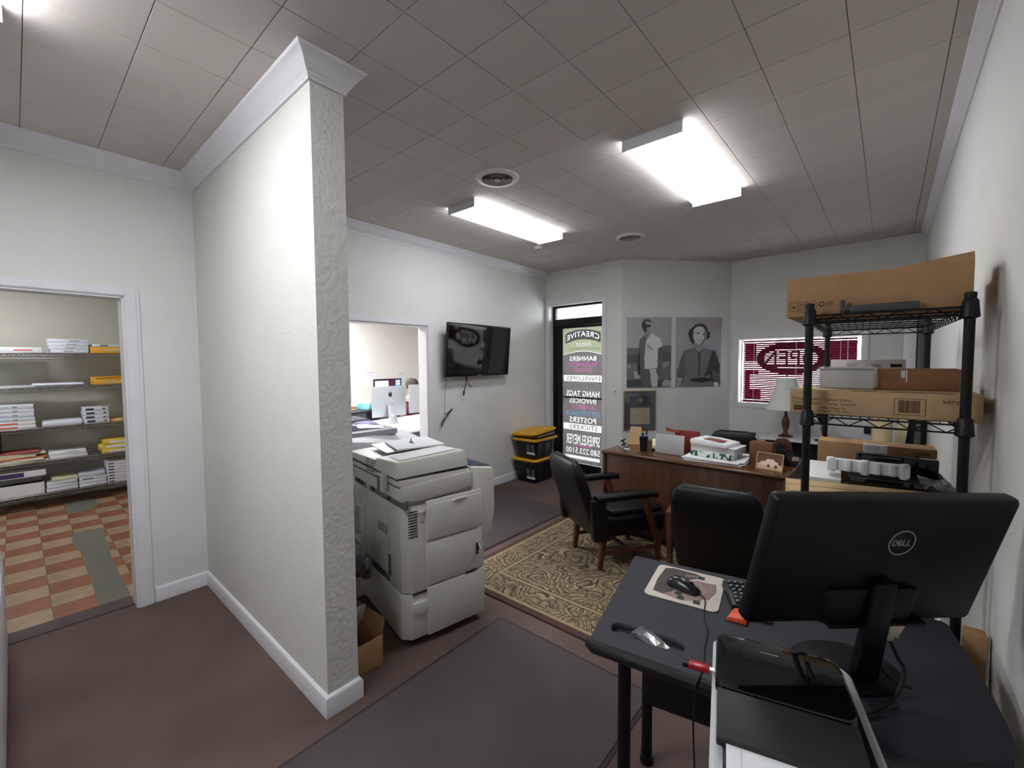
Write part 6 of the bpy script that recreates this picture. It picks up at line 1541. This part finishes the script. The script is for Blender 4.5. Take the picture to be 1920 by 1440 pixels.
# notes pinned on the far office wall
for k, (lb, y, z, sy, sz, mt_) in enumerate((('pale sheet pinned on the far office wall, leftmost', 4.52, 1.34, .30, .42, mat('pale_note', rgb(240, 238, 232), .8)), ('white sheet with a dark header pinned on the far office wall', 5.16, 1.22, .24, .34, M_paper), ('small white sheet pinned on the far office wall, above the cap', 5.95, 1.26, .18, .16, M_paper), ('yellow note pinned on the far office wall beside the doorway edge', 4.14, 1.08, .12, .24, mat('yellow_note', rgb(240, 232, 150), .8)))):
    t = thing('wall_note', lb, 'note', (-8.598, y, z), 0)
    MB().box(0, .002, -sy / 2, sy / 2, -sz / 2, sz / 2).build('sheet', mt_, t, smooth=0)
    for q in range(3 if k != 3 else 0): MB().box(.002, .0025, -sy * .42, sy * .42 * (.9 - .2 * q), sz * .42 - q * .03, sz * .42 - q * .03 + (.01 if q == 0 else .004)).build('line', M_greyink, t, smooth=0)

# ---------------------------------------------------------------- seated person with cap behind the computers
def skin_body(name, verts, edges, radii, material, root=0):
    me = D.meshes.new(name); me.from_pydata(verts, edges, []); me.update()
    o = D.objects.new(name, me); COL.objects.link(o); me.materials.append(material)
    md_ = o.modifiers.new('skin', 'SKIN'); md_.use_smooth_shade = True
    for i, r_ in enumerate(radii):
        sv = me.skin_vertices[0].data[i]; sv.radius = (r_, r_) if not isinstance(r_, tuple) else r_
        sv.use_root = (i == root)
    sb = o.modifiers.new('subdivision', 'SUBSURF'); sb.levels = 2; sb.render_levels = 2
    return o
M_skin = mat('skin', rgb(206, 154, 128), .55)
M_plaid = mat('maroon_plaid_shirt', rgb(96, 34, 48), .85)
def plaid(M):
    N = M.node_tree.nodes; L = M.node_tree.links; tc = [n for n in N if n.type == 'TEX_COORD'][0]
    sp = N.new('ShaderNodeSeparateXYZ'); L.new(tc.outputs['Object'], sp.inputs[0]); prev = None
    for ax in ('Y', 'Z'):
        a = N.new('ShaderNodeMath'); a.operation = 'MULTIPLY'; a.inputs[1].default_value = 24; L.new(sp.outputs[ax], a.inputs[0])
        f_ = N.new('ShaderNodeMath'); f_.operation = 'FRACT'; L.new(a.outputs[0], f_.inputs[0])
        g = N.new('ShaderNodeMath'); g.operation = 'GREATER_THAN'; g.inputs[1].default_value = .62; L.new(f_.outputs[0], g.inputs[0])
        if prev:
            s_ = N.new('ShaderNodeMath'); s_.operation = 'ADD'; L.new(prev, s_.inputs[0]); L.new(g.outputs[0], s_.inputs[1]); prev = s_.outputs[0]
        else: prev = g.outputs[0]
    h_ = N.new('ShaderNodeMath'); h_.operation = 'MULTIPLY'; h_.inputs[1].default_value = .5; L.new(prev, h_.inputs[0])
    rp = N.new('ShaderNodeValToRGB'); rp.color_ramp.elements[0].color = rgb(124, 40, 60); rp.color_ramp.elements[1].color = rgb(36, 22, 34); L.new(h_.outputs[0], rp.inputs['Fac']); L.new(rp.outputs['Color'], N['Principled BSDF'].inputs['Base Color'])
plaid(M_plaid)
# local space: facing -y (toward the left of the picture), sitting with hips at 0.46
V_ = [(0, 0, .50), (0, .0, .68), (0, -.01, .90), (0, -.01, 1.02), (0, -.02, 1.08), (0, -.035, 1.16), (0, -.045, 1.23),
      (.17, 0, .97), (.22, -.03, .73), (.17, -.26, .76), (-.17, 0, .97), (-.22, -.03, .73), (-.17, -.26, .76),
      (.10, -.02, .50), (.11, -.42, .50), (.11, -.44, .10), (.11, -.56, .06), (-.10, -.02, .50), (-.11, -.42, .50), (-.11, -.44, .10), (-.11, -.56, .06)]
E_ = [(0, 1), (1, 2), (2, 3), (3, 4), (4, 5), (5, 6), (2, 7), (7, 8), (8, 9), (2, 10), (10, 11), (11, 12), (0, 13), (13, 14), (14, 15), (15, 16), (0, 17), (17, 18), (18, 19), (19, 20)]
RD = [.15, .145, .15, .06, .055, .085, .075, .065, .045, .032, .065, .045, .032, .085, .06, .042, .035, .085, .06, .042, .035]
pe0 = skin_body('person_base', V_, E_, RD, M_skin)
bm = bmesh.new(); me0 = D.meshes.new_from_object(pe0.evaluated_get(bpy.context.evaluated_depsgraph_get())); bm.from_mesh(me0)
for f_ in bm.faces: f_.material_index = 0; f_.smooth = True
D.objects.remove(pe0)
def body_add(mb, mi=0):
    t_ = mb.mesh('tmp', smooth=0); n0 = len(bm.faces); bm.from_mesh(t_); D.meshes.remove(t_)
    bm.faces.ensure_lookup_table()
    for f_ in bm.faces[n0:]: f_.material_index = mi; f_.smooth = True
for x in (-.03, .03):
    body_add(MB().ell((x, -.117, 1.185), .010, .006, .006, 8, 5), 1)
    body_add(MB().ell((x * 2.95, -.03, 1.165), .012, .018, .028, 8, 6))
body_add(MB().loft([[(.010, -.110, 1.188), (-.010, -.110, 1.188), (0, -.124, 1.19)], [(.016, -.110, 1.145), (-.016, -.110, 1.145), (0, -.142, 1.15)]]))
body_add(MB().ell((0, -.118, 1.122), .022, .006, .005, 8, 5), 2)
for x, hx_ in ((.17, 1), (-.17, -1)):
    body_add(MB().loft([[(x + a, y, .757 + b) for a, b in roundrect(-.036, .036, -.013, .013, .01, 2)] for y in (-.25, -.31, -.345)]))
    for k in range(4):
        fx = x - .027 + .018 * k; ln = (.060, .072, .068, .052)[k if hx_ > 0 else 3 - k]
        body_add(MB().tube([(fx, -.335, .759), (fx, -.34 - ln * .5, .760), (fx, -.34 - ln, .747)], [.009, .0085, .007], 8))
    body_add(MB().tube([(x - hx_ * .03, -.285, .757), (x - hx_ * .058, -.315, .754), (x - hx_ * .064, -.345, .749)], [.011, .010, .008], 8))
me_ = D.meshes.new('person'); bm.to_mesh(me_); bm.free()
for q_ in (M_skin, M_ink, mat('lip', rgb(160, 90, 84), .5)): me_.materials.append(q_)
pe = D.objects.new('person', me_); COL.objects.link(pe)
tag(pe, 'seated person in a dark cap and maroon plaid shirt, behind the silver computers', 'person')
pe.location = (-6.0, 4.355, .0); pe.rotation_euler = (0, 0, R(55))
sh_ = skin_body('shirt', V_[:3] + V_[7:9] + V_[10:12], [(0, 1), (1, 2), (2, 3), (3, 4), (2, 5), (5, 6)], [.165, .16, .165, .078, .058, .078, .058], M_plaid); sh_.parent = pe
tr_ = skin_body('trousers', [V_[0]] + V_[13:16] + V_[17:20], [(0, 1), (1, 2), (2, 3), (0, 4), (4, 5), (5, 6)], [.16, .095, .072, .055, .095, .072, .055], mat('dark_trousers', rgb(40, 42, 52), .85)); tr_.parent = pe
M_cap = mat('dark_cap_cloth', rgb(70, 62, 58), .85, var=.08, vscale=40)
MB().lathe([(.104, 0), (.106, .03), (.098, .07), (.075, .10), (.04, .116), (.008, .120)], 24, (0, -.035, 1.205)).build('cap', M_cap, pe, smooth=60)
MB().loft([[(.085 * math.cos(a) * s_, -.035 - .09 * s2 - .085 * abs(math.sin(a)) * s_, 1.212 - dz) for a in [math.pi * k / 10 for k in range(11)]] for s_, s2, dz in ((.98, .0, 0), (1.0, .75, .012))], caps=False).build('cap_brim', M_cap, pe, smooth=60)
MB().lathe([(.099, 0), (.100, .05), (.09, .07)], 20, (0, -.022, 1.155)).build('hair', mat('brown_hair', rgb(74, 52, 40), .8), pe, smooth=60)
st = thing('stool', 'dark stool under the seated person in the back office', 'stool', (-6.0, 4.355, 0), R(55))
MB().lathe([(.17, .305), (.18, .31), (.18, .328), (.16, .334)], 24).build('seat', M_black, st)
for k in range(4):
    a = R(45 + 90 * k); MB().cyl((.17 * math.cos(a), .17 * math.sin(a), 0), (.12 * math.cos(a), .12 * math.sin(a), .31), .013, n=8).build('leg', M_chrome, st)
